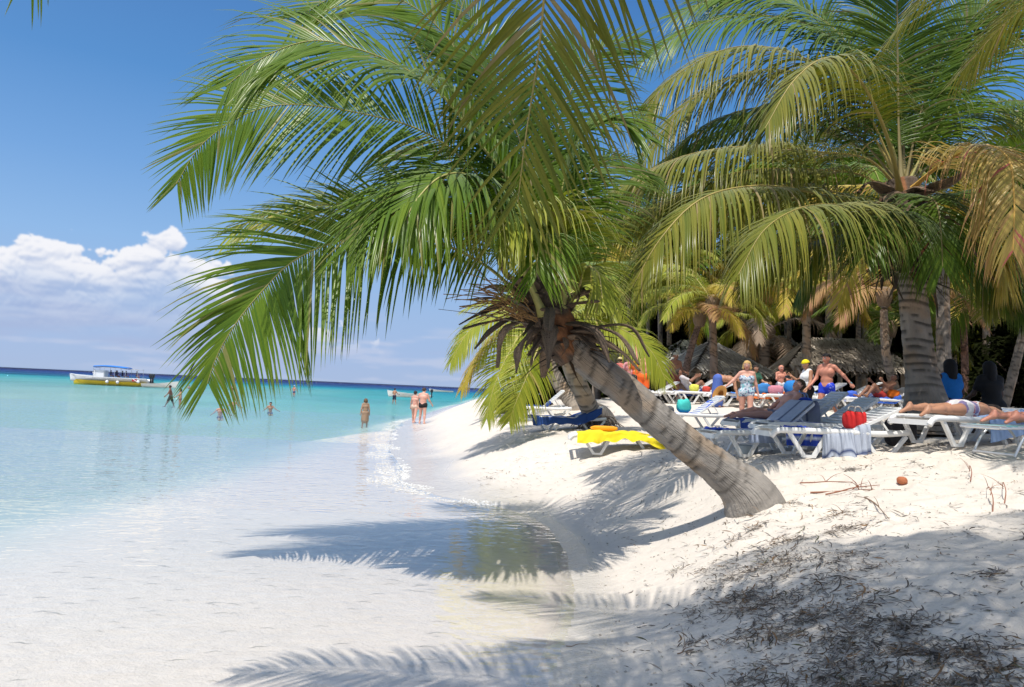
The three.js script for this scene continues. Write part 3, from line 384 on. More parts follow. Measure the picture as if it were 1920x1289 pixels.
// ---- the palm above the viewer, out of the frame but for its hanging fronds and its shade
{
  const base = onGround([3.4, 0, 2.2], -0.1), palm = thing('coconut_palm', 'palm overhead whose frond hangs straight down into the top middle of the view', 'palm tree', base);
  const o = V3(base), rel = (a) => a.map((p) => [p[0] - o.x, p[1] - o.y, p[2] - o.z]), c = [1.7, 6.0, -0.9];
  part('trunk', trunkGeo(rel([[3.45, base[1] - 0.2, 2.25], [3.35, 1.6, 2.1], [2.9, 3.2, 1.2], [2.3, 4.8, 0], [1.75, 5.9, -0.8]]), (t) => 0.17 + 0.05 * (1 - t) + 0.12 * Math.exp(-((t / 0.1) ** 2)), { seed: 14, n: 120, m: 20 }), M_bark, palm);
  crownStuff(palm, rel([[1.7, 5.95, -0.85]])[0], V3(-0.3, 1, -0.3).normalize(), 71, 1, 8);
  const F = (pts, opt) => addFrond(palm, rel(pts), opt);
  F([c, [1.35, 6.35, -2.0], [0.8, 6.1, -3.3], [0.109,4.585,-4.3], [0.099,4.312,-4.5], [0.08,4.015,-4.6], [0.026,3.531,-4.7], [-0.003,3.151,-4.75]], { seed: 61, roll: [0, 0], ref: [0, 0.3, -1], len: 1.35, n: 89, droop: 0.5, hue: HUE.olive, open: 1.12, gap: 0.05, bare: 0.25, w: 0.038 });
  F([c, [0.8, 6.6, -1.7], [-0.6, 6.3, -2.7], [-1.7, 5.2, -3.4], [-2.3, 4.5, -3.7], [-2.5, 4.0, -3.8]], { seed: 62, roll: [10, 30], len: 1.02, n: 79, droop: 0.9, hue: HUE.green });
  F([c, [1.3, 6.7, -2.4], [0.3, 6.4, -4.1], [-0.6, 5.6, -5.2], [-1.1, 5.05, -5.6]], { seed: 63, roll: [0, 20], len: 0.96, n: 74, droop: 0.5, hue: HUE.green });
  F([c, [0.6, 6.5, -0.8], [-0.7, 6.4, -1.0], [-2.0, 5.8, -1.3]], { seed: 67, len: 1.09, n: 74, droop: 0.9, hue: HUE.green });
  F([c, [1.0, 7.2, 0.2], [0.2, 7.4, 1.3], [-0.6, 6.9, 2.3]], { seed: 68, len: 1.09, n: 74, droop: 0.9, hue: HUE.green });
  F([c, [2.3, 7.2, 0.3], [3.0, 7.4, 1.6], [3.6, 6.9, 2.8]], { seed: 70, len: 1.1, n: 74, droop: 0.9, hue: HUE.green });
}
// ---- a palm beyond the right edge that shades the sunbathers
{
  const base = onGround([10.4, 0, -7.2], -0.1), palm = thing('coconut_palm', 'palm beyond the right edge whose shade covers the sunbathers', 'palm tree', base), R = rng(505), t = [8.6 - base[0], 7.6 - base[1], -8.2 - base[2]];
  part('trunk', trunkGeo([[0, -0.2, 0], [-0.2, 1.6, -0.1], [-0.9, 3.8, -0.5], t], (q) => 0.16 + 0.06 * (1 - q) + 0.12 * Math.exp(-((q / 0.08) ** 2)), { seed: 16, n: 100, m: 16 }), M_bark, palm);
  for (let i = 0; i < 22; i++) { const a = i * 2.399, e = 0.95 - 0.9 * i / 22, k = 0.85 + 0.25 * R(), P = (r, y) => [t[0] + Math.cos(a) * r * k, t[1] + y * k, t[2] + Math.sin(a) * r * k]; addFrond(palm, [P(0, 0), P(1.0, 1.0 * e + 0.2), P(2.2, 1.5 * e + 0.1), P(3.3, 1.4 * e - 0.4), P(4.1, 0.9 * e - 1.1)], { seed: 510 + i, len: 1.1, n: 71, droop: 1.0, seg: 4, hue: HUE.olive }); }
}
// ---- the tall palm behind the viewer that shades the near sand
{
  const base = onGround([4.2, 0, 4.2], -0.1), palm = thing('coconut_palm', 'tall palm behind the viewer whose broad shade falls on the near sand', 'palm tree', base), R = rng(404), t = [1.5 - base[0], 9.6 - base[1], 0.7 - base[2]];
  part('trunk', trunkGeo([[0, -0.2, 0], [-0.1, 2, -0.2], [-0.9, 5.2, -1.3], t], (q) => 0.16 + 0.06 * (1 - q) + 0.12 * Math.exp(-((q / 0.08) ** 2)), { seed: 15, n: 100, m: 16 }), M_bark, palm);
  for (let i = 0; i < 34; i++) { const a = i * 2.399, e = 0.95 - 1.0 * i / 34, k = 0.9 + 0.25 * R(), P = (r, y) => [t[0] + Math.cos(a) * r * k, t[1] + y * k, t[2] + Math.sin(a) * r * k]; addFrond(palm, [P(0, 0), P(1.0, 1.0 * e + 0.2), P(2.3, 1.5 * e + 0.1), P(3.5, 1.4 * e - 0.5), P(4.4, 0.9 * e - 1.4)], { seed: 410 + i, len: 1.3, n: 75, droop: 1.0, seg: 4, hue: HUE.green }); }
}

// ---- the yellow-green palm behind the leaning one
{
  const base = onGround([2.504,1.199,-21.856], -0.05), palm = thing('coconut_palm', 'smaller yellow-green palm on a curved grey trunk behind the large leaning trunk', 'palm tree', base);
  const o = V3(base), rel = (a) => a.map((p) => [p[0] - o.x, p[1] - o.y, p[2] - o.z]);
  part('trunk', trunkGeo(rel([[base[0] + 0.05, base[1] - 0.15, base[2]], base, [1.963,1.821,-20.2], [1.603,2.489,-20], [1.343,3.14,-19.6], [1.097,3.635,-19.2]]), (t) => 0.2 + 0.07 * (1 - t) + 0.25 * Math.exp(-((t / 0.2) ** 2)), { seed: 21, n: 140, m: 26, ring: 0.13, dark: 0.7, tone: [0.34, 0.31, 0.27] }), M_bark, palm);
  crownStuff(palm, rel([[1.047,3.756,-19.1]])[0], V3(-0.3, 1, 0).normalize(), 81, 1.2, 8);
  const F = (pts, opt) => addFrond(palm, rel(pts), { w: 0.05, n: 84, len: 1.0, droop: 1.3, hue: HUE.lime, ...opt });
  F([[1.029,3.698,-19.2], [0.287,3.964,-18.9], [-0.414,3.799,-18.6], [-1.021,3.348,-18.4], [-1.416,2.569,-18.3]], { seed: 91, roll: [10, 40] });
  F([[1.031,3.632,-19.2], [0.372,3.752,-19.4], [-0.414,3.398,-19.6], [-0.923,2.707,-19.7], [-1.224,1.954,-19.7]], { seed: 92, roll: [10, 30], hue: HUE.gold });
  F([[0.958,3.547,-19], [0.689,3.171,-18.4], [0.444,2.494,-18], [0.155,1.736,-17.8], [0.018,1.282,-17.8]], { seed: 93, roll: [0, 0], ref: [0, 0.3, -1], droop: 0.8 });
  F([[0.892,3.583,-19], [0.304,3.422,-18.6], [-0.111,2.753,-18.3], [-0.387,1.991,-18.2], [-0.516,1.304,-18.2]], { seed: 94, roll: [10, 50], droop: 0.8 });
  F([[1.094,3.701,-19.2], [1.597,3.876,-19], [2.1,3.75,-18.8], [2.815,3.457,-18.6], [3.321,3.041,-18.5], [3.652,2.396,-18.4]], { seed: 95, roll: [-20, -60], n: 96, len: 1.1 });
  F([[1.092,3.767,-19.2], [1.759,4.067,-19], [2.158,4.244,-18.9], [2.529,4.015,-18.8], [2.713,3.57,-18.8]], { seed: 96, roll: [-10, -50] });
  F([[1.125,3.619,-19], [1.57,3.67,-18.6], [1.87,3.343,-18.3], [2.063,2.594,-18.1]], { seed: 97, roll: [0, -20], droop: 1.0 });
  F([[1.031,3.773,-19.3], [0.764,4.352,-19.8], [0.216,4.584,-20.2], [-0.475,4.378,-20.5]], { seed: 98, roll: [10, 30] });
  F([[1.102,3.812,-19.4], [1.452,4.544,-20], [2.04,4.917,-20.5], [2.817,4.875,-21]], { seed: 99, roll: [-10, -30] });
}

// ---- the palms of the grove, each with its own trunk and crown; their fronds share a few shapes
const FARFROND = {};
for (const h of ['lime', 'gold', 'rust', 'olive', 'deep', 'green', 'dead']) FARFROND[h] = [0, 1, 2].map((v) => { const e = [0.9, 0.62, 0.32][v], k = [0.45, 1.1, 1.75][v]; return frondGeo([[0, 0, 0], [0.75 * Math.cos(e), 0.75 * Math.sin(e), 0], [1.5 * Math.cos(e) + 0.1, 1.45 * Math.sin(e) - 0.1 * k, 0.05], [2.35, 1.7 * Math.sin(e) - 0.42 * k, 0.1], [3.0, 1.55 * Math.sin(e) - 0.95 * k, 0.15]], { seed: 300 + v, hue: HUE[h], n: 66, len: 1.0, w: 0.055, droop: 1.2 + 0.3 * v, seg: 4, roll: [0, 12] }); });
function grovePalm(label, base, top, { n = 14, hues = ['lime'], size = 1, seed = 1, r = 0.14, tone = [0.30, 0.25, 0.20], skirt = 0, bend = [0, 0, 0] }) {
  const palm = thing('grove_palm', label, 'palm tree', base, 0, 'palms of the grove'), R = rng(seed * 131 + 7), t = V3(top).sub(V3(base)), mid = t.clone().multiplyScalar(0.5).add(V3(bend));
  part('trunk', trunkGeo([[0, -0.3, 0], [0, 0, 0], mid, t, t.clone().add(V3(0, 0.2, 0))], (q) => r * (0.8 + 0.3 * (1 - q) + 0.7 * Math.exp(-((q / 0.09) ** 2))), { seed, n: 90, m: 14, ring: 0.12, dark: 0.75, tone, notch: 1.6 }), M_bark, palm);
  part('heart', taperTube(curveOf([t.clone().add(V3(0, -0.25, 0)), t, t.clone().add(V3(0, 0.35, 0))]), 8, 10, (q) => r * (1.1 + 0.7 * Math.sin(q * Math.PI)), { color: () => [0.2, 0.14, 0.09] }), M_husk, palm);
  for (let i = 0; i < n + skirt; i++) {
    const dead = i >= n, h = dead ? 'dead' : hues[Math.floor(R() * hues.length)], v = dead ? 2 : Math.min(2, Math.floor(i / n * 3)), g = FARFROND[h][v];
    const f = part('frond', g.leaf, M_leafFar, palm); part('midrib', g.rib, M_rib, f);
    f.position.copy(t).add(V3(0, 0.1, 0)); f.rotation.order = 'YXZ'; f.rotation.set((R() - 0.5) * 0.5, i * 2.399 + R() * 0.6, dead ? -0.75 : (R() - 0.5) * 0.3); f.scale.setScalar(size * (0.85 + 0.3 * R()));
  }
  return palm;
}
const sand = (p) => onGround(p, -0.05);
grovePalm('low golden palm whose slim dark trunk stands before the pointed thatched roof', sand([7.208,1.883,-27.5]), [7.033,5.306,-27.5], { hues: ['lime', 'gold', 'lime'], seed: 1, size: 0.78, r: 0.152, tone: [0.26, 0.20, 0.16] });
grovePalm('short palm with a leaning reddish trunk left of the pointed thatched roof', sand([6.154,1.904,-28]), [6.716,4.805,-28], { hues: ['lime', 'gold', 'rust'], seed: 2, size: 0.7, r: 0.136, tone: [0.27, 0.18, 0.14], bend: [-0.1, 0, 0] });
grovePalm('palm with golden drooping fronds and a notched trunk behind the woman in the yellow cap', sand([10.279,2.064,-27]), [10.16,5.765,-27], { hues: ['gold', 'lime', 'gold', 'rust'], seed: 3, size: 0.78, r: 0.160 });
grovePalm('palm on an S-shaped trunk just left of the stout trunk', sand([12.02,2.087,-24]), [11.443,5.322,-24], { hues: ['rust', 'olive', 'gold'], seed: 4, size: 0.8, r: 0.136, bend: [-0.2, 0, 0] });
grovePalm('thin palm leaning to the right behind the person in the orange-bag lounger', sand([13.029,2.095,-28]), [13.637,4.729,-28], { hues: ['olive', 'deep'], seed: 5, size: 0.9, r: 0.104 });
grovePalm('slim red-barked palm behind the two seated women', sand([15.187,2.119,-26]), [15.04,5.987,-26], { hues: ['gold', 'olive', 'lime'], seed: 6, size: 1.0, r: 0.120, tone: [0.24, 0.14, 0.11] });
grovePalm('dark leaning palm at the right edge behind the sunbathers', sand([12.556,2.13,-20]), [13.347,4.939,-20], { hues: ['deep', 'olive'], seed: 7, size: 1.1, r: 0.120, tone: [0.27, 0.225, 0.185] });
grovePalm('shaded palm close behind the stout ringed trunk', sand([9.466,2.057,-17]), [9.654,5.574,-17.5], { hues: ['olive', 'gold', 'deep'], seed: 8, size: 1.05, r: 0.160, tone: [0.28, 0.235, 0.195] });
grovePalm('palm with a stout leaning foot behind the blue-covered lounger', sand([2.222,1.467,-24.835]), [0.885,3.651,-26], { hues: ['lime', 'olive'], seed: 9, size: 0.9, r: 0.240, n: 10, tone: [0.36, 0.30, 0.24], bend: [0.25, -0.6, 0] });
grovePalm('pale far palm showing between the two thatched roofs', sand([10.675,1.904,-33]), [10.713,4.863,-33], { hues: ['dead', 'rust', 'lime'], seed: 10, size: 0.9, r: 0.240, n: 8, skirt: 7, tone: [0.28, 0.23, 0.19] });
grovePalm('grey far palm left of the small beam-framed shelter', sand([2.624,1.807,-40]), [1.909,4.564,-40], { hues: ['olive', 'lime'], seed: 11, size: 1.0, r: 0.144, tone: [0.40, 0.36, 0.32] });
{
  const where = ['nearest the sea', 'just right of the small shelter', 'tall over the small shelter', 'left of the pointed roof', 'tall over the pointed roof', 'between the thatched roofs', 'tallest between the roofs', 'left of the long thatched roof', 'tall over the long roof', 'right end of the long roof', 'just left of the stout trunk', 'just right of the stout trunk', 'tall behind the seated women', 'at the right edge', 'beyond the right edge', 'smallest by the far shore'];
  const at = [[[4.267,1.533,-38], [4.033,7.681,-38]], [[5.207,1.644,-34], [5.045,6.206,-34]], [[8.142,1.567,-46], [7.816,11.087,-46]], [[7.353,1.705,-36], [7.171,7.283,-36]], [[11.235,1.739,-44], [10.979,10.389,-44]], [[11.386,1.849,-38], [11.206,8.53,-38]], [[16.515,1.87,-50], [16.242,12.749,-50]], [[12.873,1.95,-36], [12.741,7.532,-36]], [[16.894,2.059,-40], [16.739,9.93,-40]], [[14.726,2.084,-33], [14.628,7.432,-33]], [[21.32,2.221,-42], [21.19,11.075,-42]], [[21.624,2.304,-38], [21.55,8.994,-38]], [[19.739,2.324,-32], [19.681,9.297,-32]], [[23.927,2.441,-36], [23.889,9.283,-36]], [[21.373,2.431,-30], [21.36,7.3,-30]], [[7.3,1.374,-55], [6.944,11.035,-55]]];
  const tall = [[[9.396,1.726,-40], [8.835,10.971,-40]], [[11.257,1.844,-38], [11.266,11.183,-38]], [[13.588,1.947,-38], [13.073,12.598,-38]], [[12.97,2.023,-32], [13.028,9.893,-32]], [[18.122,2.114,-40], [18.193,13.638,-40]], [[18.3,2.295,-30], [18.223,11.146,-30]], [[8.537,1.619,-44], [8.057,11.485,-44]]], tw = ['over the pointed roof', 'with its crown left of the hanging fronds', 'highest in the middle', 'over the long roof', 'behind the big crown', 'behind the rosy frond', 'farthest to the left'];
  tall.forEach((q, i) => grovePalm('tall background palm ' + tw[i], sand(q[0]), q[1], { hues: ['olive', 'green', 'deep'], seed: 60 + i, size: 1.45, r: 0.14, n: 17, tone: [0.27, 0.225, 0.185] }));
  at.forEach((q, i) => grovePalm('shaded background palm of the grove, ' + where[i], sand(q[0]), q[1], { hues: i % 3 ? ['green', 'lime', 'lime'] : ['lime', 'gold', 'lime'], seed: 20 + i, size: 1.15 + 0.3 * hash2(i, 5), r: 0.120, n: 15, tone: [0.27, 0.225, 0.185] }));
}

// ---- undergrowth: the dark leafy mass that closes the grove, too dense to count
{
  const R = rng(88), pos = [], idx = [], nor = [];
  for (let i = 0; i < 16; i++) { const c = V3(R() - 0.5, R() - 0.5, R() - 0.5), n = V3(R() - 0.5, 0.3 + R() * 0.7, R() - 0.5).normalize(), a = V3(R() - 0.5, R() - 0.5, R() - 0.5).cross(n).normalize(), b = n.clone().cross(a), k = pos.length / 3, L = 0.16 + 0.12 * R(), w = 0.05 + 0.03 * R(); for (const [u, v] of [[-L, 0], [0, w], [L, 0], [0, -w]]) { pos.push(c.x + a.x * u + b.x * v, c.y + a.y * u + b.y * v, c.z + a.z * u + b.z * v); nor.push(n.x, n.y, n.z); } idx.push(k, k + 1, k + 2, k, k + 2, k + 3); }
  const clump = geoOf(pos, idx, null, null, nor), leaf = new THREE.MeshPhysicalMaterial({ color: new THREE.Color().setRGB(1, 1, 1), roughness: 0.95, transmission: 0.42, thickness: 0, side: THREE.DoubleSide });
  const N = 15000, im = new THREE.InstancedMesh(clump, leaf, N), m = new THREE.Matrix4(), q = new THREE.Quaternion(), e = new THREE.Euler(), c = new THREE.Color();
  im.name = 'undergrowth'; im.userData = { kind: 'stuff', label: 'dark leafy undergrowth and trees that close the grove behind the palms', category: 'undergrowth' };
  for (let i = 0; i < N; i++) {
    const t = R(), x = lerp(2, 62, t), front = 50 - 14 * sstep(8, 40, x) + 12 * sstep(4, -4, x), d = front + 10 * R() * R() + 3 * (fbm(x * 0.2, 3, 3) - 0.5), H = (8.2 - 4 * sstep(6, -4, x)) * (0.7 + 0.6 * fbm(x * 0.16 + 9, d * 0.1, 3)), y = H * Math.pow(R(), 0.8), s = 1.1 + 1.2 * R();
    m.compose(V3(x, 1.9 + y, -d + (y / H) * (R() - 0.8) * 3), q.setFromEuler(e.set(R() * 6, R() * 6, R() * 6)), V3(s, s, s)); im.setMatrixAt(i, m);
    const v = 0.6 + 0.7 * R(), yel = sstep(0.5, 0.7, fbm(x * 0.3, y * 0.4, 3)); c.setRGB(lerp(0.09, 0.2, yel) * v, lerp(0.13, 0.22, yel) * v, 0.035 * v); im.setColorAt(i, c);
  }
  im.castShadow = im.receiveShadow = true; scene.add(im);
  // separate bushes that can be told apart
  const bush = (label, p, rx, ry, tone, seed) => {
    const R = rng(seed), b = thing('bush', label, 'bush', p, 0, 'bushes at the back of the beach'), P = [], I = [], Nn = [], C = [];
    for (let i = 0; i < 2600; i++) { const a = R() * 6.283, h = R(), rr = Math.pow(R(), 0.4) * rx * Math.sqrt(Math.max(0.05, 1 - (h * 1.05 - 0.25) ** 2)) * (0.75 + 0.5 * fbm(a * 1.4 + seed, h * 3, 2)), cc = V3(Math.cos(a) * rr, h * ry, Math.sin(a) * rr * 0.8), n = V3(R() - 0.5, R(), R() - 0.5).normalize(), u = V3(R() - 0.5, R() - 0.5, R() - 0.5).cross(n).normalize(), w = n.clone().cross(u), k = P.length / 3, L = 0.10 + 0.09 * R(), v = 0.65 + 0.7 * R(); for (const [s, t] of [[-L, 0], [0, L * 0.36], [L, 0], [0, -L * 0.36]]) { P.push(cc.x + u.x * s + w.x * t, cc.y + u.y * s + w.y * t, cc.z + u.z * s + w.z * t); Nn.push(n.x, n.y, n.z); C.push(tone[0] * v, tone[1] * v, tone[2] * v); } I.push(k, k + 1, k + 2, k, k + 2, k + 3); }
    part('crown', geoOf(P, I, C, null, Nn), M_leafFar, b);
    part('trunk', mergeGeometries([0, 1, 2, 3].map((i) => tube([[0, -0.2, 0], [0.1 * Math.cos(i * 1.7), ry * 0.3, 0.1 * Math.sin(i * 1.7)], [0.5 * rx * Math.cos(i * 1.7), ry * 0.7, 0.4 * rx * Math.sin(i * 1.7)]], 0.03, 8, 5))), std([0.18, 0.13, 0.09], 0.95), b);
  };
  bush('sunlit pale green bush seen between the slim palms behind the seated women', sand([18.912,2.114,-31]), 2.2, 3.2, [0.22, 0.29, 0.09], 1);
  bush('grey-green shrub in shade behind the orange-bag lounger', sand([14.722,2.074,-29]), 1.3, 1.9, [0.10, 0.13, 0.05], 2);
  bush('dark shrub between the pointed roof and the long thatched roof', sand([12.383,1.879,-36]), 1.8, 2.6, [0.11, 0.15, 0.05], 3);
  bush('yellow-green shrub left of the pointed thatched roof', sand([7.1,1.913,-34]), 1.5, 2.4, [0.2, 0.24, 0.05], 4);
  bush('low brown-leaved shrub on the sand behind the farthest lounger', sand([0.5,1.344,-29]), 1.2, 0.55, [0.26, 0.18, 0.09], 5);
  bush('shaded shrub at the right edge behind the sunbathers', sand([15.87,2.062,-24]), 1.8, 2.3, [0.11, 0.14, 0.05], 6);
}

// ---- thatched shelters
const M_thatch = std([1, 1, 1], 0.95, { vertexColors: true }), M_post = std([0.26, 0.21, 0.16], 0.9), M_beam = std([0.34, 0.29, 0.23], 0.9);
function shelter(label, p, turn, wx, wz, eave, ridge, ridgeLen, tone, seed, low = 0) {
  const s = thing('thatched_shelter', label, 'shelter', p, turn), R = rng(seed), pos = [], idx = [], col = [], hx = wx / 2, hz = wz / 2, rl = ridgeLen / 2;
  const faces = [[[-hx, eave, hz], [hx, eave, hz], [rl, ridge, 0], [-rl, ridge, 0]], [[hx, eave, -hz], [-hx, eave, -hz], [-rl, ridge, 0], [rl, ridge, 0]], [[hx, eave, hz], [hx, eave, -hz], [rl, ridge, 0], [rl, ridge, 0]], [[-hx, eave, -hz], [-hx, eave, hz], [-rl, ridge, 0], [-rl, ridge, 0]]];
  const shell = [];
  for (const f of faces) {
    const [a, b, c, d] = f.map((q) => V3(q)), nrm = b.clone().sub(a).cross(d.clone().sub(a)).normalize(), at = (u, v) => a.clone().lerp(b, u).lerp(d.clone().lerp(c, u), v), down = a.clone().lerp(b, 0.5).sub(d.clone().lerp(c, 0.5)).normalize(), across = b.clone().sub(a).normalize();
    shell.push(geoOf([a, b, c, d].flatMap((q) => [q.x - nrm.x * 0.06, q.y - nrm.y * 0.06 - 0.01, q.z - nrm.z * 0.06]), [0, 1, 2, 0, 2, 3], null, [0, 0, 1, 0, 1, 1, 0, 1]));
    const rows = 15;
    for (let r = 0; r < rows; r++) { const v = r / rows, wid = at(0, v).distanceTo(at(1, v)), n = Math.ceil(wid / 0.06); for (let k = 0; k < n; k++) {
      const u = (k + R()) / n, q = at(u, v + 0.02 * R()), L = 0.32 + 0.22 * R(), w = 0.022 + 0.03 * R(), tw = (R() - 0.5) * 0.5, dn = down.clone().addScaledVector(across, tw).normalize(), b0 = pos.length / 3, g = (0.6 + 0.7 * R()) * (0.85 + 0.4 * fbm(u * 7 + seed, v * 5, 3));
      const s0 = q.clone().addScaledVector(nrm, 0.03 + 0.03 * R()), s1 = s0.clone().addScaledVector(dn, L).addScaledVector(nrm, 0.02 + 0.06 * R()).add(V3(0, r === 0 ? -0.12 * R() : 0, 0));
      for (const [e, sd] of [[s0, -1], [s0, 1], [s1, 0.6], [s1, -0.6]]) { pos.push(e.x + across.x * w * sd, e.y + across.y * w * sd, e.z + across.z * w * sd); col.push(tone[0] * g, tone[1] * g, tone[2] * g); }
      idx.push(b0, b0 + 1, b0 + 2, b0, b0 + 2, b0 + 3);
    } }
  }
  const roof = part('roof', mergeGeometries(shell), std([0.12, 0.1, 0.08], 0.95), s);
  part('thatch', geoOf(pos, idx, col), M_thatch, roof).userData.kind = 'stuff';
  for (const [x, z] of [[-1, 1], [1, 1], [-1, -1], [1, -1]]) part('post', taperTube(curveOf([[x * hx * 0.82, -0.4, z * hz * 0.82], [x * hx * 0.84, eave * 0.5, z * hz * 0.82], [x * hx * 0.82, eave + 0.15, z * hz * 0.82]]), 6, 9, () => 0.075), M_post, s);
  for (const z of [-1, 1]) part('beam', taperTube(curveOf([[-hx * 0.9, eave + 0.02, z * hz * 0.8], [0, eave + 0.04, z * hz * 0.8], [hx * 0.9, eave + 0.02, z * hz * 0.8]]), 6, 8, () => 0.06), M_beam, s);
  return s;
}
shelter('thatched shelter with a pointed pale grey roof behind the woman with the hat', sand([7.699,1.905,-30]), 0.3, 3.3, 3.3, 1.25, 2.35, 0.2, [0.44, 0.42, 0.38], 1);
shelter('small pale thatched shelter half hidden left of the pointed roof', sand([7.565,1.888,-34]), 0.2, 3.0, 3.0, 1.45, 2.7, 0.2, [0.42, 0.40, 0.36], 5);
shelter('long shaded thatched shelter with a flat ridge behind the man in blue trunks', sand([11.979,2.02,-28.5]), -0.15, 4.2, 3.4, 1.3, 2.45, 2.0, [0.36, 0.31, 0.25], 2);
shelter('small open shelter of weathered beams and ragged thatch above the people in orange', sand([4.948,1.933,-37]), 0.15, 3.2, 3.0, 1.35, 2.4, 0.5, [0.38, 0.32, 0.27], 3);
shelter('dark thatched hut in deep shade between the two roofs', sand([12.552,1.875,-38]), 0, 4.0, 3.0, 1.7, 3.3, 1.8, [0.36, 0.31, 0.25], 4);

// ---------------------------------------------------------------- beach loungers
const M_white = std([0.76, 0.76, 0.74], 0.42), M_slat = std([0.66, 0.67, 0.67], 0.45), M_tubeMetal = std([0.72, 0.73, 0.74], 0.3, { metalness: 0.6 });
function rbox(w, h, d, b = 0.008) { const s = new THREE.Shape(), x = w / 2 - b, y = h / 2 - b; s.moveTo(-x, -y); s.lineTo(x, -y); s.lineTo(x, y); s.lineTo(-x, y); s.closePath(); const g = new THREE.ExtrudeGeometry(s, { depth: d - 2 * b, bevelEnabled: true, bevelThickness: b, bevelSize: b, bevelSegments: 1 }); g.translate(0, 0, -d / 2 + b); return g; }
const bar = (a, b, w, h) => { const A = V3(a), B = V3(b), L = A.distanceTo(B), g = rbox(w, h, L); g.lookAt(B.clone().sub(A)); g.translate((A.x + B.x) / 2, (A.y + B.y) / 2, (A.z + B.z) / 2); return g; };
const slatGeo = rbox(0.058, 0.016, 0.56, 0.005), SEAT = 0.36, HINGE = 0.18, BACK = 0.76;
const LG = {
  rails: mergeGeometries([-1, 1].map((s) => taperTube(curveOf([[-1.0, SEAT - 0.09, s * 0.3], [-0.93, SEAT - 0.015, s * 0.305], [-0.7, SEAT, s * 0.31], [0, SEAT, s * 0.31], [0.6, SEAT, s * 0.31], [0.97, SEAT + 0.03, s * 0.31]]), 24, 8, () => 0.036, { flat: () => 1.15 })).concat([bar([-0.99, SEAT - 0.06, -0.3], [-0.99, SEAT - 0.06, 0.3], 0.06, 0.07), bar([0.96, SEAT + 0.02, -0.3], [0.96, SEAT + 0.02, 0.3], 0.05, 0.05)])),
  vee: (x0, x1, xb, s) => mergeGeometries([bar([x0, SEAT - 0.02, s * 0.3], [xb - 0.07, 0.02, s * 0.3], 0.045, 0.05), bar([x1, SEAT - 0.02, s * 0.3], [xb + 0.07, 0.02, s * 0.3], 0.045, 0.05), bar([xb - 0.1, 0.018, s * 0.3], [xb + 0.1, 0.018, s * 0.3], 0.05, 0.036)]),
  backFrame: mergeGeometries([-1, 1].map((s) => bar([0, 0.01, s * 0.27], [BACK, 0.01, s * 0.27], 0.045, 0.04)).concat([bar([BACK, 0.01, -0.28], [BACK, 0.01, 0.28], 0.05, 0.05)])),
};
LG.legs = [[-0.75, -0.2, -0.46, 1], [-0.75, -0.2, -0.46, -1], [0.3, 0.94, 0.6, 1], [0.3, 0.94, 0.6, -1]].map((a) => LG.vee(...a));
function lounger(label, p, yaw, back, slats = true, y = 0) {
  const t = thing('beach_lounger', label, 'lounger', [p[0], sandY(p[0], p[2]) + y, p[2]], yaw, 'white plastic loungers on the sand');
  const f = part('seat_frame', LG.rails, M_white, t);
  for (const g of LG.legs) part('leg', g, M_white, t);
  const b = part('backrest', LG.backFrame, M_white, t); b.position.set(HINGE, SEAT + 0.01, 0); b.rotation.z = back;
  { for (let i = 0; i < 13; i++) { const s = part('slat', slatGeo, M_slat, f); s.position.set(-0.88 + i * 0.082, SEAT + 0.012, 0); } for (let i = 0; i < 9; i++) { const s = part('slat', slatGeo, M_slat, b); s.position.set(0.05 + i * 0.079, 0.026, 0); } }
  const strutX = HINGE + 0.45 * Math.cos(back), strutY = SEAT + 0.45 * Math.sin(back);
  if (back > 0.2) for (const s of [-1, 1]) part('prop', bar([strutX, strutY, s * 0.25], [0.72, SEAT, s * 0.27], 0.025, 0.025), M_white, t);
  return t;
}
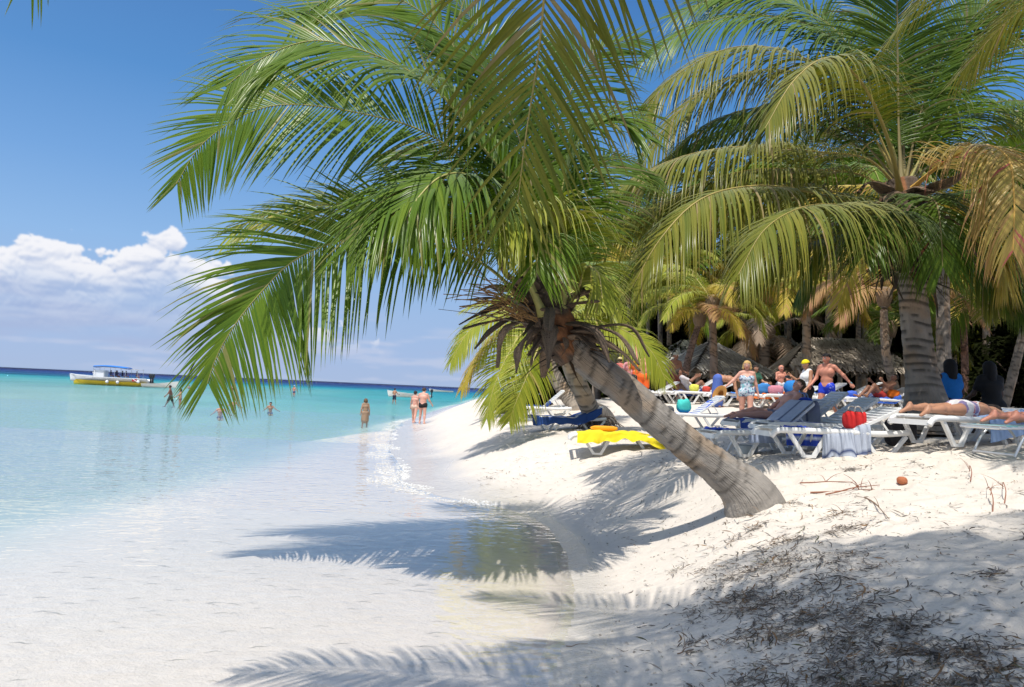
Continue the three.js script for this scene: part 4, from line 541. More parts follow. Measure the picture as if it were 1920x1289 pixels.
// cloth laid along a path of [x, y] in the lounger's own frame, w wide, with a flap that hangs at the near side
function clothGeo(path, z0, z1, flap, { seed = 1, fold = 0.012, flapFold = 0.03, nx = 46, stripe, tone = [0.05, 0.1, 0.5], flap2 = 0, rag = 0 } = {}) {
  const c = new THREE.CatmullRomCurve3(path.map(([x, y]) => V3(x, y, 0)), false, 'centripetal'), cross = [], W = z1 - z0;
  if (flap2) for (let i = 5; i > 0; i--) cross.push([z0 - 0.012, -flap2 * i / 5]);
  for (let i = 0; i <= 14; i++) cross.push([z0 + W * i / 14, 0]);
  for (let i = 1; i <= 9 && flap; i++) cross.push([z1 + 0.02, -flap * i / 9]);
  const n = cross.length, pos = [], idx = [], col = [];
  for (let side = 0; side < 2; side++) for (let i = 0; i <= nx; i++) { const p = c.getPointAt(i / nx), T = c.getTangentAt(i / nx), Nx = -T.y, Ny = T.x; for (let k = 0; k < n; k++) {
    const [z, dy] = cross[k], u = i / nx, wr = 0.6 * (fbm(u * 7 + seed * 3.3, z * 5 + seed, 3) - 0.5) + 0.7 * (Math.abs(fbm(u * 5 + seed * 1.7 + z * 2, z * 4 + seed, 3) - 0.5) - 0.12), hang = clamp(-dy / (flap || 1));
    const off = side * -0.012 + 0.014 + fold * wr * 2, fz = hang * flapFold * (2.4 * (fbm(u * 9 + seed * 5, hang * 0.7, 3) - 0.4) + 1.2 * wr + 0.5), ry = rag * hang * (fbm(u * 6 + seed, 2, 2) - 0.5);
    pos.push(p.x + Nx * off * (1 - hang) + hang * 0.02 * Math.sin(u * 17 + seed), p.y + Ny * off * (1 - hang) + dy + ry, z + fz - side * 0.01 * hang);
    const s = stripe ? stripe(u, z, dy) : null, q = s || tone, g = 0.92 + 0.16 * vnoise(u * 40 + seed, z * 30); col.push(q[0] * g, q[1] * g, q[2] * g);
    if (i < nx && k < n - 1) { const a = side * (nx + 1) * n + i * n + k; side ? idx.push(a, a + 1, a + n, a + 1, a + n + 1, a + n) : idx.push(a, a + n, a + 1, a + 1, a + n, a + n + 1); }
  } }
  return geoOf(pos, idx, col);
}
const M_cloth = std([1, 1, 1], 0.92, { vertexColors: true, sheen: 0.3, sheenRoughness: 0.6 });
const bed = (a, b, back) => { const up = (t) => [HINGE + t * Math.cos(back), SEAT + 0.03 + t * Math.sin(back)], q = []; for (let x = a; x < Math.min(b, HINGE); x += 0.15) q.push([x, SEAT + 0.022]); if (b > HINGE) { for (let t = 0; t <= b - HINGE; t += 0.12) q.push(up(t)); } return q; };
function towel(label, on, geo, group) { const m = solo('beach_towel', geo, M_cloth, label, 'towel', group); m.position.copy(on.position); m.rotation.copy(on.rotation); return m; }

const L = {};
L.near = lounger('white lounger nearest the leaning palm, a grey-blue robe over its seat', [4.521,1.176,-11], 0.10, 0.44);
L.second = lounger('white lounger second from the leaning palm, royal blue towel hanging under its edge', [4.838,1.169,-12.2], 0.12, 0.58);
L.striped = lounger('white lounger with its raised back wrapped in a pale striped towel', [3.989,1.173,-12.4], 0.30, 0.66);
L.legs = lounger('white lounger under a person whose bare legs stick out behind the striped towel', [4.921,1.251,-14.2], 0.22, 0.55, false);
L.white = lounger('white lounger with a smooth bright back raised behind the blue backpack', [5.436,1.296,-14.6], 0.15, 0.68, false);
L.teal = lounger('white lounger in full sun carrying the turquoise bag and a blue towel', [4.237,1.233,-18.655], 0.12, 0.6);
L.yellow = lounger('white lounger half buried under a yellow towel below the leaning trunk', [2.213,0.929,-15.474], -0.05, 0.0, true, -0.12);
L.navy = lounger('white lounger covered from end to end by a navy blue sheet', [1.516,1.021,-20.436], 0.18, 0.4, false, -0.08);
L.far = lounger('white lounger with navy towels standing nearest the sea', [0.875,1.146,-23.705], 0.10, 0.75);
L.bather = lounger('white lounger under the sunbather in the floral swimsuit', [6.224,1.489,-10.797], 0.42, 0.18);
// rows farther back, with things on them
const rowSpots = [[[4.784,1.74,-26.319], 0.1, 0.5, 'white lounger behind the people in orange'], [[5.928,1.797,-25.986], 0.0, 0.6, 'navy-topped lounger behind the one with the turquoise bag'], [[6.279,1.806,-25.401], 0.05, 0.4, 'lounger beside the bending person in the blue wrap'], [[7.144,1.793,-24.558], 0.0, 0.5, 'lounger with blue and white cloth beside the held straw hat'], [[8.026,1.805,-24.289], 0.1, 0.35, 'lounger piled with orange and blue cloth right of the blonde woman'], [[8.627,1.805,-24.023], 0.1, 0.4, 'lounger with the big blue bag behind the woman in the yellow cap'], [[10.195,1.86,-23.938], 0.1, 0.45, 'lounger heaped with blue and lilac clothes right of the man in blue trunks'], [[10.555,1.837,-23.573], 0.12, 0.7, 'lounger with two raised grey backs right of the heaped clothes'], [[11.027,1.808,-23.11], 0.2, 0.5, 'lounger with the orange bag left of the stout trunk'], [[9.537,1.871,-24.343], 0.15, 0.5, 'lounger half hidden behind the legs of the man in blue trunks']];
const rowL = rowSpots.map(([p, y, b, l]) => lounger(l, p, y, b, false));

const blue = [0.02, 0.06, 0.42], navy = [0.012, 0.035, 0.16];
towel('crumpled royal blue towel with white lines hanging under the second lounger', L.second, clothGeo(bed(-0.7, 0.1, 0), -0.28, 0.3, 0.33, { seed: 3, tone: blue, flapFold: 0.05, stripe: (u, z, dy) => (dy < -0.2 && dy > -0.24) || (dy < -0.05 && dy > -0.075) ? [0.6, 0.66, 0.8] : blue }));
towel('grey-blue terry robe thrown over the nearest lounger and trailing to the sand', L.near, clothGeo(bed(-0.28, 0.42, 0.44), -0.2, 0.31, 0.40, { seed: 5, fold: 0.07, flapFold: 0.12, rag: 0.22, nx: 70, tone: [0.40, 0.44, 0.52], stripe: (u, z, dy) => (dy < -0.3 && dy > -0.335) || Math.abs(z - 0.1) < 0.02 ? [0.03, 0.05, 0.14] : [0.40, 0.44, 0.52] }));
towel('dark blue towel crumpled on the foot of the nearest lounger', L.near, clothGeo(bed(-0.62, -0.2, 0), -0.28, 0.24, 0, { seed: 6, fold: 0.07, tone: blue }));
towel('pale grey-blue striped towel over the raised lounger back', L.striped, clothGeo([...bed(0.18, 0.95, 0.66).map(([x, y]) => [x - 0.025, y + 0.03]), [0.79, SEAT + 0.53], [0.84, SEAT + 0.48], [0.86, SEAT + 0.34], [0.87, SEAT + 0.2]], -0.31, 0.31, 0, { seed: 7, fold: 0.01, tone: [0.38, 0.43, 0.55], stripe: (u, z) => Math.abs(z) < 0.018 || Math.abs(z - 0.2) < 0.008 || Math.abs(z + 0.2) < 0.008 ? [0.05, 0.07, 0.16] : [0.38, 0.43, 0.55] }));
towel('grey-blue towel spread on the seat below the striped towel', L.striped, clothGeo(bed(-0.45, 0.18, 0), -0.3, 0.31, 0.16, { seed: 8, fold: 0.03, tone: [0.33, 0.39, 0.52] }));
towel('blue towel over the foot end of the lounger with the bare legs', L.legs, clothGeo(bed(-0.98, -0.1, 0), -0.3, 0.31, 0.15, { seed: 9, fold: 0.03, tone: [0.05, 0.11, 0.46] }));
towel('royal blue towel trailing along the edge of the striped lounger', L.striped, clothGeo(bed(-0.85, -0.4, 0), -0.3, 0.25, 0, { seed: 10, fold: 0.06, tone: blue }));
towel('blue towel over the raised back of the lounger with the turquoise bag', L.teal, clothGeo(bed(-0.35, 0.95, 0.6), -0.26, 0.27, 0, { seed: 11, fold: 0.02, tone: [0.03, 0.09, 0.50], stripe: (u, z) => u > 0.86 ? [0.02, 0.12, 0.28] : [0.03, 0.09, 0.50] }));
towel('bright yellow towel draped over the half buried lounger', L.yellow, clothGeo([[-0.85, SEAT + 0.03], [-0.5, SEAT + 0.06], [0, SEAT + 0.07], [0.35, SEAT + 0.05], [0.7, SEAT - 0.02], [0.98, SEAT - 0.13]], -0.34, 0.34, 0.17, { seed: 12, fold: 0.085, flapFold: 0.10, rag: 0.3, nx: 70, tone: [0.80, 0.62, 0.015] }));
towel('navy blue sheet stretched over the whole lounger and hanging at its side', L.navy, clothGeo(bed(-1.0, 0.95, 0.4), -0.34, 0.34, 0.2, { seed: 13, fold: 0.05, flapFold: 0.06, tone: [0.015, 0.06, 0.24], rag: 0.2 }));
towel('navy towels bunched on the lounger nearest the sea', L.far, clothGeo(bed(-0.5, 0.5, 0.75), -0.28, 0.28, 0.05, { seed: 14, fold: 0.12, tone: [0.02, 0.05, 0.2] }));
towel('light blue towel under the sunbather, hanging at the right', L.bather, clothGeo(bed(0.1, 0.95, 0.18), -0.3, 0.33, 0.32, { seed: 15, fold: 0.02, tone: [0.32, 0.46, 0.72] }));
const rowCloth = [[0, [0.5, 0.52, 0.56], 'grey-white towel on the lounger behind the people in orange'], [1, navy, 'navy towel on the lounger below the reclining bather'], [3, [0.06, 0.2, 0.6], 'blue and white towel beside the held straw hat'], [4, [0.75, 0.16, 0.02], 'orange towel in the pile right of the blonde woman'], [5, [0.03, 0.18, 0.42], 'teal blue towel behind the woman in the yellow cap'], [6, [0.45, 0.42, 0.62], 'lilac and white clothes right of the man in blue trunks'], [7, [0.12, 0.22, 0.62], 'small blue cloth on the lounger with two grey backs'], [8, [0.04, 0.12, 0.5], 'bright blue towel left of the orange bag'], [9, [0.08, 0.2, 0.62], 'pale blue towel behind the legs of the man in blue trunks']];
rowCloth.forEach(([i, tone, label], k) => towel(label, rowL[i], clothGeo(bed(-0.7 + 0.2 * (k % 3), 0.5, rowSpots[i][2]), -0.28, 0.29, 0.12, { seed: 20 + k, fold: 0.14, tone, stripe: k % 2 ? null : (u) => (Math.floor(u * 5) % 2 ? tone : tone.map((v) => v * 0.5 + 0.3)) })));

// ---------------------------------------------------------------- bags and small things
function blobGeo(w, h, d, { seed = 1, fold = 0.08, sq = 0.7, tone = [0.5, 0.5, 0.5], mouth } = {}) {
  const g = new THREE.SphereGeometry(1, 28, 20), p = g.attributes.position, col = [], v = V3(0, 0, 0);
  for (let i = 0; i < p.count; i++) { v.fromBufferAttribute(p, i); const f = (q) => Math.sign(q) * Math.pow(Math.abs(q), sq), n = 1 + fold * (fbm(v.x * 3 + seed * 5 + v.z, v.y * 2.4 + v.z * 2, 3) - 0.5) * 2; p.setXYZ(i, f(v.x) * w / 2 * n, (f(v.y) * 0.5 + 0.5) * h * n, f(v.z) * d / 2 * n); const k = 0.9 + 0.2 * vnoise(v.x * 9 + seed, v.y * 9); const c = mouth && v.y > 0.82 ? mouth : tone; col.push(c[0] * k, c[1] * k, c[2] * k); }
  g.setAttribute('color', new THREE.BufferAttribute(new Float32Array(col), 3)); g.computeVertexNormals(); return g;
}
function bag(name, label, p, size, o, strap, turn = 0) {
  const b = thing(name, label, 'bag', p, turn); part('body', blobGeo(...size, o), M_cloth, b);
  if (strap) for (const s of [-1, 1]) part('handle', tube([[-size[0] * 0.25, size[1] * 0.85, s * size[2] * 0.3], [-size[0] * 0.12, size[1] * 1.2, s * size[2] * 0.25], [size[0] * 0.12, size[1] * 1.2, s * size[2] * 0.25], [size[0] * 0.25, size[1] * 0.85, s * size[2] * 0.3]], 0.011, 14, 6), std(strap, 0.8), b);
  return b;
}
const onSeat = (l, x, z, dy = 0.03) => V3(x, SEAT + dy, z).applyEuler(l.rotation).add(l.position).toArray();
bag('beach_bag', 'turquoise cloth bag sitting on the sunlit lounger', onSeat(L.teal, -0.1, 0.05), [0.34, 0.34, 0.3], { seed: 2, fold: 0.16, sq: 0.8, tone: [0.06, 0.55, 0.5] });
bag('beach_bag', 'black and white patterned bag left of the turquoise bag', onSeat(L.teal, -0.5, 0.05), [0.34, 0.15, 0.3], { seed: 3, fold: 0.2, tone: [0.12, 0.12, 0.12] });
bag('beach_bag', 'glossy red bag with an open mouth on the nearest lounger', onSeat(L.near, 0.28, 0.13, 0.04), [0.3, 0.26, 0.24], { seed: 4, fold: 0.1, sq: 0.55, tone: [0.62, 0.02, 0.02], mouth: [0.05, 0.02, 0.02] }, [0.5, 0.45, 0.4], 0.3);
bag('travel_bag', 'large black bag on the sand at the head of the nearest lounger', onGround([5.754,1.363,-11.5], -0.02), [0.42, 0.42, 0.28], { seed: 5, fold: 0.05, sq: 0.5, tone: [0.012, 0.012, 0.016] }, [0.02, 0.02, 0.02]);
bag('backpack', 'blue and black backpack with a pale strap leaning on the white raised back', onSeat(L.white, -0.05, 0.15), [0.36, 0.36, 0.26], { seed: 6, fold: 0.08, sq: 0.6, tone: [0.02, 0.08, 0.55] }, [0.25, 0.4, 0.7]);
bag('beach_bag', 'orange bag on the lounger left of the stout trunk', onSeat(rowL[8], 0.25, 0.05), [0.42, 0.3, 0.34], { seed: 7, fold: 0.12, tone: [0.85, 0.18, 0.01] });
bag('beach_bag', 'round blue bag behind the woman in the yellow cap', onSeat(rowL[5], 0.1, 0), [0.6, 0.46, 0.45], { seed: 8, fold: 0.06, sq: 0.85, tone: [0.02, 0.2, 0.55] });
bag('beach_bag', 'orange bag half hidden behind the leaning trunk', onGround([4.254,1.456,-22.745], -0.02), [0.3, 0.3, 0.3], { seed: 9, fold: 0.08, sq: 0.9, tone: [0.85, 0.32, 0.02] });
bag('beach_bag', 'pink chequered bag below the boy', onSeat(rowL[5], -0.5, 0.05), [0.45, 0.28, 0.3], { seed: 10, fold: 0.08, tone: [0.55, 0.22, 0.28] });
bag('beach_bag', 'yellow bag by the bending person in the blue wrap', onSeat(rowL[2], -0.3, 0), [0.3, 0.24, 0.26], { seed: 11, fold: 0.1, tone: [0.7, 0.68, 0.1] });
bag('beach_bag', 'small red bag beside the yellow one', onSeat(rowL[2], 0.1, 0), [0.26, 0.2, 0.24], { seed: 12, fold: 0.1, tone: [0.55, 0.06, 0.04] });
bag('beach_bag', 'blue and orange striped bag right of the blonde woman', onSeat(rowL[4], -0.2, 0.05), [0.5, 0.34, 0.3], { seed: 13, fold: 0.14, tone: [0.04, 0.2, 0.5] });
bag('beach_bag', 'black bundle on the sand behind the people in orange', onGround([5.213,1.767,-26.866], -0.02), [0.9, 0.42, 0.5], { seed: 14, fold: 0.2, tone: [0.02, 0.02, 0.025] });
bag('beach_bag', 'white plastic sack by the people in orange', onGround([4.339,1.718,-26.445], -0.02), [0.5, 0.42, 0.4], { seed: 15, fold: 0.2, tone: [0.6, 0.6, 0.62] });
bag('beach_bag', 'orange roll on the far side of the yellow towel', onSeat(L.yellow, -0.3, -0.25, 0.08), [0.55, 0.1, 0.16], { seed: 16, fold: 0.06, tone: [0.85, 0.36, 0.02] });
bag('beach_bag', 'small blue cloth bundle on the row of grey backs', onSeat(rowL[7], -0.3, 0.1), [0.3, 0.2, 0.25], { seed: 17, fold: 0.2, tone: [0.06, 0.14, 0.6] });
// flip-flops and a crumpled newspaper under the nearest lounger
{
  const m = solo('crumpled_cloth', blobGeo(0.42, 0.09, 0.2, { seed: 31, fold: 0.3, sq: 0.7, tone: [0.55, 0.6, 0.68] }), M_cloth, 'crumpled pale cloth lying on the sand under the nearest lounger', 'cloth'); const p = onGround([5.059,1.205,-11.1]); m.position.set(...p); m.rotation.y = 0.5;
  const bucket = thing('clear_tray', 'translucent grey plastic tray beside the foot of the nearest lounger', 'tray', onGround([3.857,1.125,-12.597]));
  part('body', new THREE.CylinderGeometry(0.17, 0.14, 0.13, 20, 1, true).translate(0, 0.07, 0), std([0.55, 0.6, 0.6], 0.3), bucket); part('base', new THREE.CylinderGeometry(0.14, 0.14, 0.01, 20).translate(0, 0.006, 0), std([0.5, 0.55, 0.55], 0.3), bucket);
}
// the metal-tube lounger with aqua straps at the right edge
{
  const p = onGround([6.219,1.457,-9.942]), t = thing('strap_lounger', 'metal-tube lounger with aqua straps at the right edge under the second sunbather', 'lounger', [p[0] + 0.55, p[1], p[2] + 0.1], 0.22);
  part('frame', mergeGeometries([-1, 1].map((s) => tube([[-1.0, 0.31, s * 0.3], [-0.5, 0.33, s * 0.31], [0.3, 0.34, s * 0.31], [1.0, 0.36, s * 0.31]], 0.018, 20, 8)).concat([tube([[-1, 0.31, -0.3], [-1.01, 0.31, 0], [-1, 0.31, 0.3]], 0.018, 8, 8)])), M_tubeMetal, t);
  for (const [x0, x1] of [[-0.55, -0.8], [-0.3, -0.05], [0.6, 0.85]]) part('leg', mergeGeometries([-1, 1].map((s) => tube([[x0, 0.32, s * 0.3], [(x0 + x1) / 2, 0.2, s * 0.31], [x1, -0.02, s * 0.31]], 0.016, 8, 8)).concat([tube([[x1, 0, -0.31], [x1, 0, 0.31]], 0.016, 4, 8)])), M_tubeMetal, t);
  for (let i = 0; i < 24; i++) part('strap', box(0.05, 0.007, 0.63, -0.95 + i * 0.083, 0.337 + 0.0008 * i, 0), std(i % 3 ? [0.16, 0.52, 0.55] : [0.62, 0.70, 0.70], 0.5), t);
  L.strap = t;
  const q = solo('beach_towel', clothGeo([[0.3, 0.36], [0.6, 0.375], [0.95, 0.38]], -0.32, 0.34, 0.3, { seed: 33, tone: [0.36, 0.46, 0.68], fold: 0.02 }), M_cloth, 'pale blue towel hanging from the strap lounger at the right edge', 'towel'); q.position.copy(t.position); q.rotation.copy(t.rotation);
}

// ---------------------------------------------------------------- people: one continuous skin over a posed skeleton
const smin = (a, b, k) => { const h = clamp(0.5 + 0.5 * (b - a) / k); return lerp(b, a, h) - k * h * (1 - h); };
function capD(x, y, z, c) { const { a, d, l2, ra, rb } = c, px = x - a.x, py = y - a.y, pz = z - a.z; let t = (px * d.x + py * d.y + pz * d.z) / l2; t = t < 0 ? 0 : t > 1 ? 1 : t; const ex = px - d.x * t, ey = py - d.y * t, ez = pz - d.z * t; return Math.sqrt(ex * ex + ey * ey + ez * ez) - (ra + (rb - ra) * t); }
const cap = (a, b, ra, rb = ra) => { const A = V3(a), d = V3(b).sub(A); return { a: A, d, l2: Math.max(1e-9, d.lengthSq()), ra, rb }; };
// surface nets over a box
function netGeo(f, lo, hi, c, colorOf) {
  const nx = Math.ceil((hi.x - lo.x) / c) + 1, ny = Math.ceil((hi.y - lo.y) / c) + 1, nz = Math.ceil((hi.z - lo.z) / c) + 1, v = new Float32Array(nx * ny * nz), at = (i, j, k) => (k * ny + j) * nx + i;
  for (let k = 0; k < nz; k++) for (let j = 0; j < ny; j++) for (let i = 0; i < nx; i++) v[at(i, j, k)] = f(lo.x + i * c, lo.y + j * c, lo.z + k * c);
  const id = new Int32Array(nx * ny * nz).fill(-1), pos = [], idx = [];
  for (let k = 0; k < nz - 1; k++) for (let j = 0; j < ny - 1; j++) for (let i = 0; i < nx - 1; i++) {
    let n = 0, sx = 0, sy = 0, sz = 0;
    const edge = (a0, b0, c0, a1, b1, c1) => { const p = v[at(i + a0, j + b0, k + c0)], q = v[at(i + a1, j + b1, k + c1)]; if ((p < 0) !== (q < 0)) { const t = p / (p - q); sx += a0 + (a1 - a0) * t; sy += b0 + (b1 - b0) * t; sz += c0 + (c1 - c0) * t; n++; } };
    edge(0, 0, 0, 1, 0, 0); edge(0, 1, 0, 1, 1, 0); edge(0, 0, 1, 1, 0, 1); edge(0, 1, 1, 1, 1, 1); edge(0, 0, 0, 0, 1, 0); edge(1, 0, 0, 1, 1, 0); edge(0, 0, 1, 0, 1, 1); edge(1, 0, 1, 1, 1, 1); edge(0, 0, 0, 0, 0, 1); edge(1, 0, 0, 1, 0, 1); edge(0, 1, 0, 0, 1, 1); edge(1, 1, 0, 1, 1, 1);
    if (n) { id[at(i, j, k)] = pos.length / 3; pos.push(lo.x + (i + sx / n) * c, lo.y + (j + sy / n) * c, lo.z + (k + sz / n) * c); }
  }
  const quad = (a, b, d, e, flip) => { if (a < 0 || b < 0 || d < 0 || e < 0) return; flip ? idx.push(a, b, d, a, d, e) : idx.push(a, d, b, a, e, d); };
  for (let k = 1; k < nz - 1; k++) for (let j = 1; j < ny - 1; j++) for (let i = 1; i < nx - 1; i++) {
    const p = v[at(i, j, k)];
    if ((p < 0) !== (v[at(i + 1, j, k)] < 0)) quad(id[at(i, j - 1, k - 1)], id[at(i, j, k - 1)], id[at(i, j, k)], id[at(i, j - 1, k)], p < 0);
    if ((p < 0) !== (v[at(i, j + 1, k)] < 0)) quad(id[at(i - 1, j, k - 1)], id[at(i - 1, j, k)], id[at(i, j, k)], id[at(i, j, k - 1)], p < 0);
    if ((p < 0) !== (v[at(i, j, k + 1)] < 0)) quad(id[at(i - 1, j - 1, k)], id[at(i, j - 1, k)], id[at(i, j, k)], id[at(i - 1, j, k)], p < 0);
  }
  const nor = [], col = colorOf ? [] : null, e = c * 0.5;
  for (let i = 0; i < pos.length; i += 3) { const x = pos[i], y = pos[i + 1], z = pos[i + 2], n = V3(f(x + e, y, z) - f(x - e, y, z), f(x, y + e, z) - f(x, y - e, z), f(x, y, z + e) - f(x, y, z - e)).normalize(); nor.push(n.x, n.y, n.z); if (col) col.push(...colorOf(x, y, z)); }
  return geoOf(pos, idx, col, null, nor);
}
const dirOf = (pitch, out, side) => V3(Math.sin(out) * side, -Math.cos(pitch) * Math.cos(out), Math.sin(pitch) * Math.cos(out)).normalize();
// the figure faces +z; its left is +x; angles in degrees
function skeleton(o) {
  const { H = 1.7, fat = 1, lean = 0, sway = 0, legL = {}, legR = {}, armL = {}, armR = {}, headYaw = 0, headPitch = 0, female = false, child = 0 } = o, h = H, J = {}, bones = [], g = (v) => (v || 0) * RAD;
  const hipW = (female ? 0.058 : 0.052) * h, shW = (female ? 0.098 : 0.112) * h;
  J.pelvis = V3(0, 0.53 * h, 0);
  const spine = (d, z = 0, x = 0) => { const v = V3(x, d, z).applyAxisAngle(V3(1, 0, 0), g(lean)).applyAxisAngle(V3(0, 0, 1), g(sway)); return v.add(J.pelvis); };
  J.waist = spine(0.095 * h); J.chest = spine(0.20 * h); J.neck = spine(0.31 * h); J.head = null;
  const hd = V3(0, 0.095 * h, 0.012 * h).applyAxisAngle(V3(1, 0, 0), g(lean * 0.6 + headPitch)); J.head = J.neck.clone().add(hd);
  const B = (n, a, b, ra, rb, t = 'skin') => { const c = cap(a, b, ra * h, rb * h); c.n = n; bones.push(c); return c; };
  B('pelvis', [-hipW * 0.75, 0.53 * h, 0], [hipW * 0.75, 0.53 * h, 0], 0.062 * fat, 0.062 * fat);
  B('seat', [-hipW * 0.7, 0.515 * h, -0.022 * h], [hipW * 0.7, 0.515 * h, -0.022 * h], 0.052 * fat, 0.052 * fat);
  B('belly', J.pelvis.clone().add(V3(0, 0.02 * h, 0)), J.waist, 0.066 * fat, 0.060 * fat);
  B('waist', spine(0.095 * h, 0, -0.03 * h), spine(0.095 * h, 0, 0.03 * h), 0.052 * fat, 0.052 * fat);
  B('chest', spine(0.205 * h, 0.006 * h, -0.042 * h), spine(0.205 * h, 0.006 * h, 0.042 * h), 0.064 * fat, 0.064 * fat);
  B('ribs', J.waist, J.chest, 0.058 * fat, 0.066 * fat);
  const shL = spine(0.282 * h, 0, shW), shR = spine(0.282 * h, 0, -shW);
  B('shoulders', shL.clone().lerp(shR, 0.12), shR.clone().lerp(shL, 0.12), 0.036, 0.036);
  B('traps', spine(0.30 * h, -0.005 * h, shW * 0.5), spine(0.30 * h, -0.005 * h, -shW * 0.5), 0.03, 0.03);
  B('neck', spine(0.28 * h), J.head.clone().lerp(J.neck, 0.3), 0.034, 0.030);
  if (female) for (const s of [-1, 1]) B('bust', spine(0.20 * h, 0.05 * h, s * 0.036 * h), spine(0.195 * h, 0.056 * h, s * 0.038 * h), 0.034 * fat, 0.032 * fat);
  J.hands = [];
  for (const [s, L, A, sh, S] of [[1, legL, armL, shL, 'L'], [-1, legR, armR, shR, 'R']]) {
    const hip = V3(s * hipW, 0.52 * h, 0), kn = hip.clone().addScaledVector(dirOf(g(L.hip), g(L.out ?? 2), s), 0.245 * h), an = kn.clone().addScaledVector(dirOf(g((L.hip || 0) - (L.knee || 0)), g(L.out ?? 2), s), 0.238 * h);
    const toe = an.clone().add(V3(s * 0.012 * h, -0.028 * h, 0.10 * h).applyAxisAngle(V3(1, 0, 0), g(L.foot || 0))), heel = an.clone().add(V3(0, -0.022 * h, -0.022 * h).applyAxisAngle(V3(1, 0, 0), g(L.foot || 0)));
    B('thigh' + S, hip, kn, 0.056 * (0.5 + 0.5 * fat) * (female ? 1.06 : 1), 0.036); B('shin' + S, kn, an, 0.034, 0.021); const calf = kn.clone().lerp(an, 0.28).add(V3(0, 0, -0.012 * h)); B('calf' + S, calf, kn.clone().lerp(an, 0.5).add(V3(0, 0, -0.006 * h)), 0.030, 0.024);
    B('foot' + S, an.clone().lerp(toe, 0.15), toe, 0.020, 0.014); B('heel' + S, an, heel, 0.020, 0.019);
    J['hip' + S] = hip; J['knee' + S] = kn; J['ankle' + S] = an; J['toe' + S] = toe;
    const ad = dirOf(g((A.sh || 0)), g(A.out ?? 8), s).applyAxisAngle(V3(1, 0, 0), g(A.free ? 0 : lean * 0.0)), el = sh.clone().addScaledVector(ad, 0.172 * h);
    const fd = A.fore ? V3(A.fore).normalize() : dirOf(g((A.sh || 0) + (A.el || 0)), g((A.out ?? 8) - (A.cross || 0)), s), wr = el.clone().addScaledVector(fd, 0.145 * h);
    B('upper' + S, sh, el, 0.029 * (0.6 + 0.4 * fat), 0.024); B('fore' + S, el, wr, 0.025, 0.0165);
    const palmN = V3(s, 0, 0.25).normalize(), pe = wr.clone().addScaledVector(fd, 0.05 * h), acr = new THREE.Vector3().crossVectors(fd, palmN).normalize();
    const hand = [cap(wr.clone().addScaledVector(acr, 0.008 * h), pe.clone().addScaledVector(acr, 0.016 * h), 0.012 * h, 0.011 * h), cap(wr.clone().addScaledVector(acr, -0.008 * h), pe.clone().addScaledVector(acr, -0.016 * h), 0.012 * h, 0.011 * h)], curl = A.curl ?? 0.5, inn = palmN.clone().negate();
    [0.021, 0.007, -0.007, -0.02].forEach((w, i) => { const l = [0.036, 0.042, 0.039, 0.031][i] * h, b = pe.clone().addScaledVector(acr, w * h), m = b.clone().addScaledVector(fd, l * 0.55).addScaledVector(inn, l * 0.2 * curl), e = m.clone().addScaledVector(fd, l * 0.5 * (1 - 0.6 * curl)).addScaledVector(inn, l * 0.6 * curl); hand.push(cap(b, m, 0.0056 * h, 0.0052 * h), cap(m, e, 0.0052 * h, 0.0044 * h)); });
    { const b = wr.clone().addScaledVector(acr, 0.016 * h).addScaledVector(fd, 0.015 * h), m = b.clone().addScaledVector(acr, 0.02 * h).addScaledVector(fd, 0.022 * h).addScaledVector(inn, 0.008 * h), e = m.clone().addScaledVector(fd, 0.026 * h).addScaledVector(inn, 0.006 * h); hand.push(cap(b, m, 0.0085 * h, 0.0062 * h), cap(m, e, 0.006 * h, 0.005 * h)); }
    J.hands.push({ wr, caps: hand, grip: pe.clone().addScaledVector(fd, 0.03 * h), fore: bones[bones.length - 1] });
  }
  // head: skull, face, jaw, nose, ears, turned on the neck
  const q = new THREE.Quaternion().setFromEuler(new THREE.Euler(g(lean * 0.6 + headPitch), g(headYaw), 0, 'YXZ')), k = child ? 1.25 : 1, hp = (x, y, z) => V3(x, y, z).multiplyScalar(h * k).applyQuaternion(q).add(J.head);
  J.headQ = q; J.hp = hp; J.hk = h * k;
  J.headCaps = [cap(hp(0, 0.014, -0.008), hp(0, 0.016, 0.004), 0.0525 * h * k), cap(hp(-0.012, -0.012, 0.012), hp(0.012, -0.012, 0.012), 0.037 * h * k), cap(hp(-0.01, -0.04, 0.02), hp(0.01, -0.04, 0.02), 0.022 * h * k), cap(hp(0, 0.0, 0.046), hp(0, -0.016, 0.055), 0.006 * h * k, 0.009 * h * k), cap(hp(-0.05, -0.008, -0.004), hp(-0.051, 0.008, -0.006), 0.009 * h * k), cap(hp(0.05, -0.008, -0.004), hp(0.051, 0.008, -0.006), 0.009 * h * k), cap(hp(-0.022, 0.014, 0.040), hp(0.022, 0.014, 0.040), 0.011 * h * k)];
  return { J, bones, h, o };
}
const M_skin = std([1, 1, 1], 0.55, { vertexColors: true }), M_wear = std([1, 1, 1], 0.85, { vertexColors: true });
function union(caps, k) { return (x, y, z) => { let d = 1e9; for (const c of caps) { const e = capD(x, y, z, c); d = d > 1e8 ? e : Math.abs(d - e) < k ? smin(d, e, k) : Math.min(d, e); } return d; }; }
function boundsOf(caps, pad) { const lo = V3(1e9, 1e9, 1e9), hi = V3(-1e9, -1e9, -1e9); for (const c of caps) for (const p of [c.a, c.a.clone().add(c.d)]) { const r = Math.max(c.ra, c.rb) + pad; lo.min(p.clone().subScalar(r)); hi.max(p.clone().addScalar(r)); } return [lo, hi]; }
